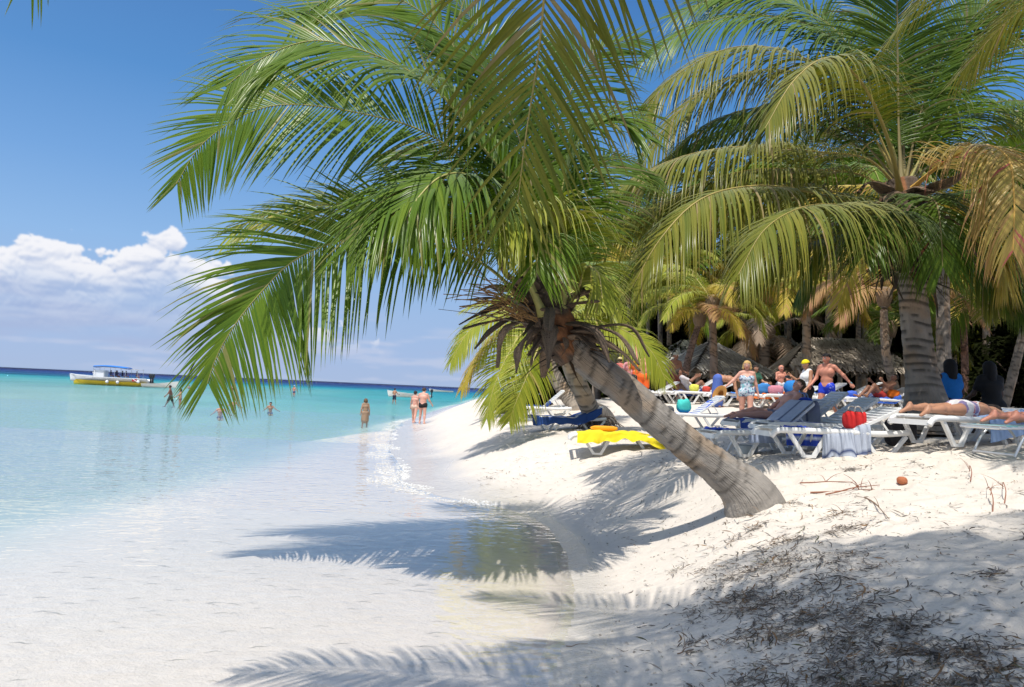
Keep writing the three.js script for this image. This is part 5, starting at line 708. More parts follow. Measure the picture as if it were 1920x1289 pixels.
function person(label, p, yaw, o) {
  const S = skeleton(o), { J, bones, h } = S, cell = o.cell || 0.02, skin = o.skin || [0.5, 0.28, 0.2], fine = cell < 0.021, geos = [];
  const tone = (x, y, z) => { const k = 0.93 + 0.14 * fbm(x * 9 + 3, y * 9 + z * 7, 2); return [skin[0] * k, skin[1] * k, skin[2] * k]; };
  const body = union(bones, 0.022 * h), [lo, hi] = boundsOf(bones, 0.03);
  geos.push(netGeo(body, lo, hi, cell, tone));
  { const f = union(J.headCaps, 0.012 * h), [a, b] = boundsOf(J.headCaps, 0.02), eyes = [J.hp(-0.021, 0.006, 0.05), J.hp(0.021, 0.006, 0.05)], brow = [J.hp(-0.021, 0.021, 0.05), J.hp(0.021, 0.021, 0.05)], mo = [J.hp(-0.009, -0.036, 0.043), J.hp(0.009, -0.036, 0.043)], hd = o.hair || [0.03, 0.02, 0.015];
    geos.push(netGeo(f, a, b, fine ? 0.0075 : cell * 0.7, (x, y, z) => { const v = V3(x, y, z), t = tone(x, y, z); for (const e of eyes) { const d = v.distanceTo(e); if (d < 0.010 * J.hk / 1) return d < 0.005 * J.hk ? [0.02, 0.015, 0.012] : [0.55, 0.5, 0.46]; } for (const e of brow) if (v.distanceTo(e) < 0.010 * J.hk) return hd.map((c) => c * 0.6 + 0.02); for (const e of mo) if (v.distanceTo(e) < 0.009 * J.hk) return [skin[0] * 0.8, skin[1] * 0.45, skin[2] * 0.5]; return t; })); }
  for (const H of J.hands) { const f = union([...H.caps, H.fore], 0.006 * h), [a, b] = boundsOf(H.caps, 0.012); geos.push(netGeo(fine ? f : union(H.caps, 0.01 * h), a, b, fine ? 0.006 : cell * 0.6, tone)); }
  const m = solo('person', mergeGeometries(geos), M_skin, label, 'person');
  const wear = (name, caps, grow, color, k = 0.022, cut) => { const f0 = union(caps.map((c) => ({ ...c, ra: c.ra + grow, rb: c.rb + grow })), k * h), f = cut ? (x, y, z) => Math.max(f0(x, y, z), cut(x, y, z)) : f0, [a, b] = boundsOf(caps, grow + 0.03); return part(name, netGeo(f, a, b, Math.min(cell, 0.016), typeof color === 'function' ? color : (x, y, z) => { const q = 0.93 + 0.14 * vnoise(x * 30, y * 30 + z * 20); return color.map((c) => c * q); }), M_wear, m); };
  const bone = (n) => bones.filter((c) => c.n === n || (n.endsWith('*') && c.n.startsWith(n.slice(0, -1))));
  const short = (c, t, r) => { const e = cap(c.a, c.a.clone().addScaledVector(c.d, t), c.ra, lerp(c.ra, c.rb, t) + (r || 0)); return e; };
  if (o.hairStyle !== 'none') { const st = o.hairStyle || 'short', hc = o.hair || [0.03, 0.02, 0.015], caps = [cap(J.hp(0, 0.02, -0.01), J.hp(0, 0.02, 0.0), 0.056 * J.hk)]; if (st === 'bob') caps.push(cap(J.hp(-0.04, 0.0, -0.012), J.hp(-0.052, -0.045, -0.006), 0.026 * J.hk, 0.02 * J.hk), cap(J.hp(0.04, 0.0, -0.012), J.hp(0.052, -0.045, -0.006), 0.026 * J.hk, 0.02 * J.hk), cap(J.hp(0, 0.0, -0.04), J.hp(0, -0.05, -0.04), 0.035 * J.hk, 0.025 * J.hk)); if (st === 'long') caps.push(cap(J.hp(0, 0.0, -0.035), J.hp(0, -0.14, -0.045), 0.05 * J.hk, 0.045 * J.hk), cap(J.hp(-0.035, 0, -0.02), J.hp(-0.045, -0.1, -0.025), 0.03 * J.hk, 0.025 * J.hk), cap(J.hp(0.035, 0, -0.02), J.hp(0.045, -0.1, -0.025), 0.03 * J.hk, 0.025 * J.hk));
    const iq = J.headQ.clone().invert(), lim = st === 'bob' || st === 'long' ? 0.026 : 0.012;
    wear('hair', caps, 0.004, (x, y, z) => { const q = 0.6 + 0.8 * fbm(x * 40, y * 25 + z * 40, 3); return hc.map((c) => c * q); }, 0.02, (x, y, z) => { const v = V3(x, y, z).sub(J.head).applyQuaternion(iq).divideScalar(J.hk), w = 0.012 * (fbm(v.x * 60 + 5, v.y * 40, 2) - 0.5); return J.hk * Math.min(v.z + w - (v.y > 0.028 ? 0.06 : Math.abs(v.x) > 0.036 ? lim : 0.004), 1) - (st === 'short' && v.y < -0.01 ? -0.02 * J.hk : 0); }); }
  for (const w of o.wear || []) w({ J, bones, bone, wear, short, h, m, cap });
  m.userData.kind = 'thing';
  const low = o.free ? 0 : Math.min(J.toeL.y, J.toeR.y, J.ankleL.y - 0.03 * h, J.ankleR.y - 0.03 * h) - 0.012 * h;
  m.rotation.order = 'YXZ'; m.rotation.set((o.tip || 0) * RAD, yaw * RAD, (o.rollz || 0) * RAD);
  const q = V3(0, o.free ? 0 : -low, 0); if (o.pivot) q.copy(J.pelvis).applyEuler(m.rotation).negate(); m.position.set(p[0] + q.x, p[1] + q.y, p[2] + q.z);
  return { m, J, h };
}
// garments
const trunks = (c, t = 0.3) => ({ wear, bone, short }) => wear('swim_trunks', [...bone('pelvis'), ...bone('seat'), ...bone('thigh*').map((b) => short(b, t, 0.006))], 0.009, c, 0.02);
const onePiece = (c, low = 0.24) => ({ wear, bone, short, J, h }) => wear('swimsuit', [...bone('pelvis'), ...bone('seat'), ...bone('belly'), ...bone('waist'), ...bone('ribs'), ...bone('chest'), ...bone('bust'), ...bone('thigh*').map((b) => short(b, 0.12))], 0.007, c, 0.022, (x, y, z) => (J.flat ? -1 : y - (J.chest.y + 0.05 * h) + Math.max(0, 0.04 * h - Math.abs(x)) * 0.8));
const vest = (c) => ({ wear, bone, short }) => wear('top', [...bone('belly'), ...bone('waist'), ...bone('ribs'), ...bone('chest'), ...bone('bust'), ...bone('shoulders'), ...bone('traps')], 0.010, c, 0.025);
const tee = (c) => ({ wear, bone, short }) => wear('shirt', [...bone('pelvis'), ...bone('belly'), ...bone('waist'), ...bone('ribs'), ...bone('chest'), ...bone('bust'), ...bone('shoulders'), ...bone('traps'), ...bone('upper*').map((b) => short(b, 0.6))], 0.012, c, 0.025);
const shorts = (c, t = 0.55) => ({ wear, bone, short }) => wear('shorts', [...bone('pelvis'), ...bone('seat'), ...bone('thigh*').map((b) => short(b, t, 0.012))], 0.014, c, 0.025);
const wrap = (c, t = 0.9, flare = 0.05) => ({ wear, bone, J, h, cap }) => wear('wrap_skirt', [...bone('pelvis'), ...bone('seat'), cap(J.hipL.clone().lerp(J.hipR, 0.5), J.ankleL.clone().lerp(J.ankleR, 0.5).lerp(J.hipL.clone().lerp(J.hipR, 0.5), 1 - t), 0.085 * h, (0.085 + flare * 0.5) * h), cap(J.hipL, J.hipL.clone().lerp(J.ankleL, t), 0.06 * h, 0.06 * h), cap(J.hipR, J.hipR.clone().lerp(J.ankleR, t), 0.06 * h, 0.06 * h)], 0.008, c, 0.03);
const headCap = (c, peak) => ({ wear, J, cap }) => { const iq = J.headQ.clone().invert(); wear('cap', [cap(J.hp(0, 0.024, -0.006), J.hp(0, 0.024, 0.002), 0.058 * J.hk), ...(peak ? [cap(J.hp(-0.02, 0.03, 0.05), J.hp(0.02, 0.03, 0.05), 0.012 * J.hk), cap(J.hp(-0.015, 0.026, 0.08), J.hp(0.015, 0.026, 0.08), 0.009 * J.hk)] : [])], 0.006, c, 0.02, (x, y, z) => { const v = V3(x, y, z).sub(J.head).applyQuaternion(iq); return 0.020 * J.hk - v.y + 0.25 * v.z * 0; }); };
const print = (base, spots, f = 22) => (x, y, z) => { const n = vnoise(x * f + 7 + z * f * 0.6, y * f + z * 5), i = n > 0.66 ? 1 : n < 0.28 ? 2 : 0; return i ? spots[i - 1] : base; };
const SK = { pink: [0.62, 0.32, 0.24], tan: [0.44, 0.22, 0.13], brown: [0.26, 0.12, 0.07], dark: [0.07, 0.035, 0.024], red: [0.58, 0.24, 0.16], pale: [0.62, 0.38, 0.28] };
const swimAt = (p, dy = 0) => [p[0], dy, p[2]];

// --- on the sand
const woman = person('blonde woman in a white and blue print swimsuit holding a straw hat', onGround([6.033,1.327,-19.945]), -12, { H: 1.66, cell: 0.018, fat: 1.12, female: true, skin: SK.pink, hair: [0.55, 0.36, 0.14], hairStyle: 'bob', headYaw: -8, legL: { hip: 14, knee: 10, out: 0 }, legR: { hip: -6, knee: 4, out: 0 }, armR: { sh: 12, out: 40, fore: [-0.72, -0.6, 0.34], curl: 0.9 }, armL: { sh: -8, out: 14, el: 8 }, wear: [onePiece(print([0.62, 0.68, 0.78], [[0.10, 0.14, 0.26], [0.2, 0.5, 0.58]], 26)), ({ part: _, wear, J, h, cap, bone }) => wear('strap', [cap(J.chest.clone().add(V3(0.04 * h, 0.02 * h, 0.06 * h)), J.neck.clone().add(V3(0.02 * h, 0.0, 0.01 * h)), 0.006 * h), cap(J.chest.clone().add(V3(-0.04 * h, 0.02 * h, 0.06 * h)), J.neck.clone().add(V3(-0.02 * h, 0.0, 0.01 * h)), 0.006 * h)], 0.012, [0.66, 0.70, 0.78], 0.01)] });
{ // the straw hat she carries
  const g = woman.J.hands[1].grip.clone().applyEuler(woman.m.rotation).add(woman.m.position), h = thing('straw_hat', 'brown straw hat hanging from the hand of the blonde woman', 'hat', [g.x, g.y - 0.03, g.z]), pts = [[0.0, -0.05], [0.06, -0.052], [0.095, -0.03], [0.1, 0.05], [0.125, 0.075], [0.2, 0.095], [0.235, 0.09]].map(([r, y]) => new THREE.Vector2(r, y));
  const straw = std([0.42, 0.20, 0.05], 0.9, { bumpMap: grey(128, (u, v) => 0.5 + 0.5 * Math.sin(v * 120) * Math.sin(u * 300)), bumpScale: 0.004 });
  part('brim', new THREE.LatheGeometry(pts.slice(3), 40), straw, h); part('crown', new THREE.LatheGeometry(pts.slice(0, 4), 40), straw, h); h.rotation.set(0.5, 0.3, 1.0); h.position.y -= 0.12;
}
person('woman in a yellow cap and white sleeveless top holding a camera', onGround([7.914,1.454,-20.827]), -78, { H: 1.66, cell: 0.018, fat: 1.18, female: true, skin: SK.tan, hair: [0.015, 0.01, 0.01], headPitch: 12, legL: { hip: 12, knee: 8 }, legR: { hip: -12, knee: 10 }, armR: { sh: 25, out: 10, el: 100, curl: 0.9 }, armL: { sh: 10, out: 14, el: 30 }, wear: [vest([0.74, 0.75, 0.76]), shorts([0.015, 0.015, 0.02], 0.5), headCap([0.80, 0.66, 0.01])] });
{ const c = thing('camera', 'small black camera held up by the woman in the yellow cap', 'camera', [7.18,2.645,-20.2]); part('body', rbox(0.11, 0.075, 0.05), std([0.02, 0.02, 0.022], 0.4), c); part('lens', new THREE.CylinderGeometry(0.03, 0.032, 0.05, 18).rotateX(Math.PI / 2).translate(-0.01, 0, 0.045), std([0.03, 0.03, 0.035], 0.3), c); c.rotation.y = -1.2; }
const mBlue = person('tanned man in bright blue trunks striding with one arm swung out', onGround([8.284,1.459,-20.444]), -48, { H: 1.82, cell: 0.018, fat: 1.12, skin: SK.red, hair: [0.012, 0.01, 0.01], headYaw: -14, headPitch: 10, legL: { hip: -18, knee: 14, out: 4 }, legR: { hip: 16, knee: 10, out: 2 }, armL: { sh: -18, out: 42, el: 12, curl: 0.7 }, armR: { sh: 12, out: 10, el: 34 }, wear: [trunks((x, y, z) => vnoise(x * 70, y * 70) > 0.86 && x > 0.06 ? [0.6, 0.65, 0.8] : [0.015, 0.05, 0.62], 0.28)] });
{ const a = mBlue.J.hands[0].wr.clone().applyEuler(mBlue.m.rotation).add(mBlue.m.position), b = solo('wristband', new THREE.TorusGeometry(0.034, 0.011, 8, 20), std([0.4, 0.7, 0.75], 0.6), 'pale turquoise band on the wrist of the man in blue trunks', 'wristband'); b.position.copy(a); b.rotation.set(0.9, -0.6, 0.5); }
{ const p = onGround([8.34,1.458,-20.207]), t = solo('swim_fin', (() => { const s = new THREE.Shape(); s.moveTo(-0.05, 0); s.lineTo(0.05, 0); s.quadraticCurveTo(0.1, 0.3, 0.09, 0.42); s.lineTo(-0.09, 0.42); s.quadraticCurveTo(-0.1, 0.3, -0.05, 0); return new THREE.ExtrudeGeometry(s, { depth: 0.02, bevelEnabled: true, bevelSize: 0.006, bevelThickness: 0.006, bevelSegments: 1 }); })(), std([0.02, 0.16, 0.04], 0.5), 'green swim fin on the sand at the feet of the man in blue trunks', 'swim fin'); t.position.set(p[0] + 0.15, p[1] + 0.02, p[2] + 0.1); t.rotation.set(-1.35, 0.3, -1.1); }
person('bare-chested small boy standing behind the orange pile', onGround([8.524,1.853,-24.63]), 5, { H: 1.25, cell: 0.022, child: 1, skin: SK.red, hairStyle: 'none', armR: { sh: 20, out: 8, el: 80 }, armL: { sh: 20, out: 10, el: 70 }, wear: [shorts([0.6, 0.6, 0.62])] });
person('person bent double over a lounger in a long blue wrap', onGround([6.439,1.736,-24.234]), 80, { H: 1.68, cell: 0.02, skin: SK.tan, hair: [0.02, 0.015, 0.01], lean: 92, headPitch: 20, armL: { sh: 15, out: 4, el: 10 }, armR: { sh: 8, out: 4, el: 10 }, legL: { hip: 4, knee: 2 }, legR: { hip: -4, knee: 4 }, wear: [wrap([0.07, 0.13, 0.42])] });
const back = [[[4.297,1.742,-30.815], 'person in a red and white shirt and straw cap left of the orange group', 150, [0.6, 0.16, 0.14], [0.6, 0.5, 0.25]], [[4.389,1.739,-28.667], 'person in a pink chequered shirt in the orange group', 190, [0.62, 0.24, 0.26], null], [[4.593,1.749,-28.597], 'person in an orange vest and white cap by the beam-framed shelter', 200, [0.8, 0.14, 0.03], [0.7, 0.7, 0.7]]];
for (const [p, label, yaw, c, hat] of back) person(label, onGround(p), yaw, { H: 1.68, cell: 0.026, skin: SK.red, hair: [0.05, 0.03, 0.02], armL: { sh: 20, out: 14, el: 40 }, armR: { sh: 10, out: 12, el: 30 }, wear: [tee(print(c, [c.map((v) => Math.min(0.8, v * 1.2 + 0.15)), c.map((v) => v * 0.8)], 12)), shorts([0.02, 0.02, 0.03]), ...(hat ? [headCap(hat, true)] : [])] });
person('person in loose orange shorts under the hanging yellow frond', onGround([4.319,1.702,-25.368]), 170, { H: 1.72, cell: 0.022, skin: SK.red, hair: [0.06, 0.03, 0.02], armL: { sh: 150, out: 10, el: 20 }, wear: [shorts([0.82, 0.12, 0.015], 0.75)] });
person('sunburnt person in a grey hat standing left of the pointed roof', onGround([5.766,1.801,-27.41]), 20, { H: 1.74, cell: 0.022, skin: SK.brown, hair: [0.05, 0.04, 0.03], armL: { sh: 10, out: 10, el: 60 }, wear: [trunks([0.20, 0.05, 0.04]), headCap([0.4, 0.38, 0.3], true)] });
person('dark-haired person in green sitting far back under the shelter', onGround([8.254,1.894,-26.348]), 30, { H: 1.6, cell: 0.028, skin: SK.tan, legL: { hip: 80, knee: 80 }, legR: { hip: 80, knee: 80 }, armL: { sh: 30, el: 50 }, wear: [tee([0.03, 0.12, 0.08])] });
// --- lying and sitting
const lie = (label, l, x, y, z, o, tip, yaw, more = 0) => { const P = V3(x, y, z).applyEuler(l.rotation).add(l.position); return person(label, [P.x, P.y, P.z], yaw, { free: true, tip, ...o }); };
lie('woman in a red and white floral swimsuit lying face down on a lounger', L.bather, 0.0, SEAT + 0.13, 0, { pivot: 1, H: 1.66, cell: 0.018, fat: 1.08, female: true, skin: SK.tan, hair: [0.03, 0.02, 0.015], hairStyle: 'bob', headYaw: 60, legL: { hip: 0, out: 3, foot: 50 }, legR: { hip: 2, out: 3, foot: 50 }, armL: { sh: 150, out: 35, el: 40 }, armR: { sh: 150, out: 35, el: 40 }, wear: [({ J }) => { J.flat = 1; }, ({ wear, bone, short, J, h }) => wear('swimsuit', [...bone('pelvis'), ...bone('seat'), ...bone('belly'), ...bone('waist'), ...bone('ribs'), ...bone('thigh*').map((b) => short(b, 0.16))], 0.008, print([0.66, 0.64, 0.64], [[0.55, 0.02, 0.05], [0.2, 0.16, 0.3]], 20), 0.022)] }, 90, 114);
lie('second sunbather lying face down at the right edge, soles to the sea', L.strap, 0.18, 0.455, 0.02, { pivot: 1, H: 1.7, cell: 0.018, female: true, skin: SK.red, hair: [0.06, 0.03, 0.02], hairStyle: 'long', legL: { out: 4, foot: 50 }, legR: { out: 5, foot: 50 }, armL: { sh: 150, out: 30, el: 40 }, armR: { sh: 150, out: 30, el: 40 }, wear: [trunks([0.5, 0.05, 0.05], 0.1)] }, 90, 102);
lie('person reclining behind the striped towel with bare legs stretched towards the sea', L.legs, -0.05, SEAT + 0.12, 0, { pivot: 1, H: 1.7, cell: 0.02, skin: SK.pink, lean: 0, hair: [0.1, 0.06, 0.03], legL: { hip: 54, knee: 4, foot: 40 }, legR: { hip: 64, knee: 24, foot: 40 }, armL: { sh: 10, out: 10 }, armR: { sh: 10, out: 10 }, wear: [trunks([0.2, 0.2, 0.25])] }, -38, -78);
lie('person reclining with raised knees on the lounger with the orange bag', rowL[8], -0.05, SEAT + 0.13, 0, { pivot: 1, H: 1.7, cell: 0.022, skin: SK.brown, hair: [0.02, 0.015, 0.01], legL: { hip: 96, knee: 96, foot: 10 }, legR: { hip: 86, knee: 80, foot: 10 }, armL: { sh: 30, el: 60 }, armR: { sh: 30, el: 60 }, wear: [trunks([0.5, 0.04, 0.03])] }, -40, -80);
lie('person reclining on the navy-topped lounger with knees up, left of the pointed roof', rowL[1], 0.1, SEAT + 0.13, 0, { pivot: 1, H: 1.7, cell: 0.022, skin: SK.brown, legL: { hip: 90, knee: 84 }, legR: { hip: 54, knee: 6 }, armL: { sh: 30, el: 60 }, armR: { sh: 30, el: 60 }, wear: [tee([0.55, 0.5, 0.5])] }, -40, 85);
{
  // two women sitting on a bench-like lounger with their backs to the view
  const p = [8.252,1.715,-13.8], l = lounger('lounger the two women sit on beyond the sunbathers', p, 0.1, 0.1, false);
  const sit = (label, x, o) => { const P = V3(x, SEAT + 0.14, 0).applyEuler(l.rotation).add(l.position); person(label, [P.x, P.y, P.z], 175, { free: true, H: 1.7, cell: 0.02, female: true, fat: 1.15, skin: SK.dark, hair: [0.008, 0.006, 0.006], hairStyle: 'long', lean: 12, legL: { hip: 84, knee: 84 }, legR: { hip: 84, knee: 84 }, armL: { sh: 20, out: 14, el: 40 }, armR: { sh: 20, out: 14, el: 40 }, ...o, sitting: 1 }).m.position.y -= 0.53 * 1.7 - 0.03; };
  sit('woman in a bright blue halter top sitting with her back turned', -0.45, { wear: [vest([0.01, 0.17, 0.52]), shorts([0.02, 0.02, 0.04])] });
  sit('woman in black sitting beside the one in blue, back turned', 0.3, { wear: [tee([0.008, 0.007, 0.008]), shorts([0.01, 0.01, 0.012])] });
}
// --- at the water's edge and in the sea
person('heavy sunburnt man in black trunks seen from behind on the wet sand', onGround([-4.183,0.023,-38]), 168, { H: 1.76, cell: 0.02, fat: 1.28, skin: SK.pink, hair: [0.06, 0.04, 0.03], headPitch: 16, legL: { hip: 6, knee: 4, out: 4 }, legR: { hip: -6, knee: 8, out: 4 }, armL: { sh: 14, out: 18, el: 30 }, armR: { sh: 14, out: 18, el: 30 }, wear: [trunks([0.008, 0.008, 0.01], 0.12)] });
person('slim dark-haired woman walking just ahead of the man in black trunks', onGround([-4.824,0.172,-40]), 165, { H: 1.66, cell: 0.022, female: true, skin: SK.pink, hair: [0.03, 0.02, 0.02], hairStyle: 'short', legL: { hip: 16, knee: 6 }, legR: { hip: -16, knee: 10 }, armL: { sh: 16, out: 12 }, armR: { sh: -16, out: 12 }, wear: [trunks([0.6, 0.42, 0.32], 0.08)] });
const wade = (label, p, yaw, o, up) => { const q = person(label, [p[0], 0, p[2]], yaw, { cell: 0.024, ...o, free: true }); q.m.position.y = up - (o.H || 1.7); return q; };
wade('woman with tied hair in a brown dress standing in the shallows', [-7.972,0.038,-43.5], 200, { H: 1.64, female: true, fat: 1.05, skin: SK.tan, hair: [0.14, 0.08, 0.04], hairStyle: 'bob', armL: { out: 10 }, armR: { out: 10, el: 20 }, wear: [vest([0.30, 0.20, 0.13]), wrap([0.30, 0.20, 0.13], 0.5)] }, 1.13);
wade('man in dark shorts wading, left of the pair in the turquoise water', [-25.952,-0.026,-60], -75, { H: 1.74, skin: SK.brown, hair: [0.03, 0.02, 0.02], lean: 6, legL: { hip: 24 }, legR: { hip: -20 }, armL: { sh: 20, el: 20 }, armR: { sh: -20, el: 20 }, wear: [shorts([0.05, 0.06, 0.05], 0.8)] }, 1.15);
wade('dark-haired woman wading with one arm out, right of the pair', [-24.792,-0.04,-59], -60, { H: 1.6, female: true, skin: SK.tan, hairStyle: 'bob', armL: { sh: 10, out: 65, el: 10 }, armR: { sh: 30, out: 20, el: 30 }, wear: [trunks([0.2, 0.15, 0.1], 0.1)] }, 0.95);
wade('bather in a white hat far out in the sea', [-30.865,0.218,-112], 170, { H: 1.75, skin: SK.red, armL: { out: 25, el: 60 }, armR: { out: 25, el: 60 }, wear: [trunks([0.08, 0.1, 0.2]), headCap([0.7, 0.7, 0.68], true)] }, 1.15);
wade('sunburnt bather standing far out behind the frond tip', [-45.954,0.278,-130], 170, { H: 1.75, skin: SK.red, wear: [trunks([0.2, 0.05, 0.1])] }, 0.95);
wade('man in dark trunks standing knee-deep before the pale skiff', [-12.942,0.085,-88], 160, { H: 1.8, skin: SK.tan, hair: [0.02, 0.015, 0.01], legL: { out: 5 }, legR: { out: 5 }, armL: { sh: 30, out: 20, el: 60 }, armR: { sh: 20, out: 16, el: 60 }, wear: [shorts([0.02, 0.03, 0.06], 0.8)] }, 1.55);
const bob = [[[-17.662,-0.005,-48], 'head of a swimmer just below the hanging frond tip', [0.05, 0.03, 0.02]], [[-21.44,-0.047,-61], 'dark head of a swimmer right of the hanging frond tip', [0.015, 0.012, 0.01]], [[-17.355,0.09,-57], 'lone swimmer in the middle of the turquoise water', [0.03, 0.02, 0.02]], [[-53.29,-0.049,-130], 'tiny head of a swimmer beyond the wading pair', [0.02, 0.02, 0.02]]];
for (const [p, label, hair] of bob) wade(label, p, 30, { H: 1.7, skin: SK.tan, hair, legL: { hip: 60, knee: 90 }, legR: { hip: 70, knee: 100 }, armL: { sh: 30, out: 40, el: 30 }, armR: { sh: 30, out: 40, el: 30 }, wear: [trunks([0.05, 0.05, 0.1])] }, 0.3);

// ---------------------------------------------------------------- boats
function hullGeo(L, B, H, sheer, { n = 28, flare = 0.75, bow = 0.55, y0 = -0.35 } = {}) {       // bow at -x; returns side skin from keel to gunwale
  const pos = [], idx = [], m = 12;
  for (let i = 0; i <= n; i++) { const u = i / n, x = -L / 2 + L * u, w = B / 2 * Math.min(1, Math.pow(u / bow, 0.6)) * (0.9 + 0.1 * Math.cos((u - 0.6) * 2)), top = H + sheer * Math.pow(1 - u, 2.2); for (let k = 0; k <= m; k++) { const a = k / m * 2 - 1, s = Math.sign(a), q = Math.abs(a), y = y0 + (top - y0) * Math.pow(q, 1.3), z = s * w * Math.min(1, flare * Math.pow(q, 0.45) + (1 - flare) * q); pos.push(x - 0.55 * sheer * Math.pow(1 - u, 4) * q, y, z); if (i < n && k < m) { const b = i * (m + 1) + k; idx.push(b, b + 1, b + m + 1, b + 1, b + m + 2, b + m + 1); } } }
  const c = pos.length / 3; pos.push(L / 2, (H + y0) / 2, 0); for (let k = 0; k < m; k++) idx.push(n * (m + 1) + k, n * (m + 1) + k + 1, c);
  return geoOf(pos, idx);
}
function outboard(parent, x, y, z, s = 1) { part('outboard_motor', mergeGeometries([blobGeo(0.5 * s, 0.62 * s, 0.42 * s, { seed: 2, fold: 0.02, sq: 0.6 }).translate(x, y + 0.35 * s, z), box(0.2 * s, 1.0 * s, 0.16 * s, x + 0.02, y - 0.05 * s, z), box(0.42 * s, 0.06 * s, 0.3 * s, x + 0.1 * s, y - 0.35 * s, z)]), std([0.02, 0.022, 0.028], 0.35), parent); }
{
  const p = [-65.388,-0.025,-128], b = thing('tour_boat', 'long white and yellow excursion boat with a blue awning at anchor', 'boat', [p[0], 0, p[2]], 0.06), L = 12.6, wh = std([0.78, 0.79, 0.8], 0.3), ye = std([0.62, 0.46, 0.02], 0.4), bl = std([0.02, 0.18, 0.58], 0.7), dk = std([0.02, 0.025, 0.03], 0.6), al = std([0.4, 0.42, 0.45], 0.35);
  part('hull', hullGeo(L, 2.7, 1.0, 0.42, { y0: 0.27, flare: 0.9 }), wh, b); part('lower_hull', hullGeo(L * 0.955, 2.62, 0.40, 0.18, { y0: -0.4, flare: 0.7 }).translate(0.26, 0, 0), ye, b);
  part('deck', box(L * 0.74, 0.05, 2.3, 1.0, 0.8, 0), std([0.5, 0.5, 0.48], 0.7), b);
  part('rub_rail', taperTube(curveOf([[-6.3, 1.42, 0.1], [-4.5, 1.2, 0.95], [-2, 1.07, 1.3], [2, 1.03, 1.33], [6.2, 1.02, 1.3]]), 30, 6, () => 0.05), wh, b);
  part('cabin', mergeGeometries([box(1.65, 1.35, 1.5, -1.55, 1.5, 0), box(0.06, 0.6, 1.4, -2.5, 1.55, 0, 0, 0, 0.35)]), wh, b);
  part('awning', taperTube(curveOf([[-2.4, 2.74, 0], [-1, 2.84, 0], [1.0, 2.8, 0], [2.9, 2.62, 0]]), 16, 10, () => 1.2, { flat: () => 0.15 }), bl, b);
  part('canopy_frame', mergeGeometries([-1, 1].map((s) => tube([[-2.4, 2.7, s * 1.1], [2.5, 2.6, s * 1.1], [4.8, 2.45, s * 1.1]], 0.035, 10, 5))), al, b);
  for (const x of [-2.3, -0.6, 1.1, 2.8, 4.7]) for (const s of [-1, 1]) part('canopy_post', tube([[x, 0.9, s * 1.2], [x, 2.6, s * 1.12]], 0.03, 3, 5), al, b);
  outboard(b, 6.55, 0.85, 0.4, 1.15); outboard(b, 6.55, 0.85, -0.45, 1.15);
  for (const [x, y] of [[0.1, 0.35], [1.75, 0.35], [5.0, 0.55]]) part('fender', new THREE.SphereGeometry(0.25, 14, 10).translate(x, y, 1.42), wh, b);
  const flag = (() => { const c = document.createElement('canvas'); c.width = 64; c.height = 40; const g = c.getContext('2d'); g.fillStyle = '#b0182c'; g.fillRect(0, 0, 64, 40); g.strokeStyle = '#fff'; g.lineWidth = 9; g.beginPath(); g.moveTo(0, 0); g.lineTo(64, 40); g.stroke(); const t = new THREE.CanvasTexture(c); t.colorSpace = THREE.SRGBColorSpace; return t; })();
  const fm = part('flag_mark', new THREE.PlaneGeometry(0.72, 0.46), new THREE.MeshStandardMaterial({ map: flag, roughness: 0.6 }), b); fm.position.set(4.35, 0.82, 1.345);
  const rb = rng(9); for (let i = 0; i < 7; i++) { const x = [-2.75, 0.2, 0.7, 1.2, 1.7, 2.6, 4.0][i]; const q = b.localToWorld(V3(x, 0, (i % 2 ? 0.5 : -0.3))); person(['helmsman standing behind the cabin front of the excursion boat', 'first seated passenger behind the cabin of the excursion boat', 'second seated passenger behind the cabin of the excursion boat', 'third seated passenger under the awning of the excursion boat', 'fourth seated passenger under the awning of the excursion boat', 'passenger sitting apart under the awning end of the excursion boat', 'passenger nearest the stern of the excursion boat'][i], [q.x, 0, q.z], 60 + 90 * rb(), { H: 1.7, cell: 0.045, free: true, skin: SK.brown, hair: [0.02, 0.02, 0.02], legL: { hip: 80, knee: 80 }, legR: { hip: 80, knee: 80 }, armL: { sh: 30, el: 40 }, armR: { sh: 30, el: 40 }, wear: [tee([0.02, 0.03, 0.06])] }).m.position.y = 0.52; }
}
function skiff(label, p, turn, L, engine, extra) { const b = thing('skiff', label, 'boat', [p[0], 0, p[2]], turn), m = std([0.75, 0.75, 0.68], 0.35); part('hull', hullGeo(L, L * 0.22, 0.42, 0.55, { y0: -0.15, flare: 0.8 }), m, b); part('thwart', mergeGeometries([0.1, 0.35, -0.15].map((k) => box(0.25, 0.05, L * 0.2, L * k, 0.34, 0))), std([0.55, 0.5, 0.42], 0.6), b); if (engine) outboard(b, L / 2 + 0.15, 0.5, 0, 1); return b; }
skiff('pale skiff with a raised bow and black outboard off the beach', [-17.244,0.188,-135], 0.05, 7.2, true);
skiff('low white dinghy lying behind the wading pair', [-54.655,-0.129,-122], 3.2, 5.2, false);
skiff('tiny white boat on the horizon at the end of the beach', [-26.197,1.065,-300], 0.3, 9, false);

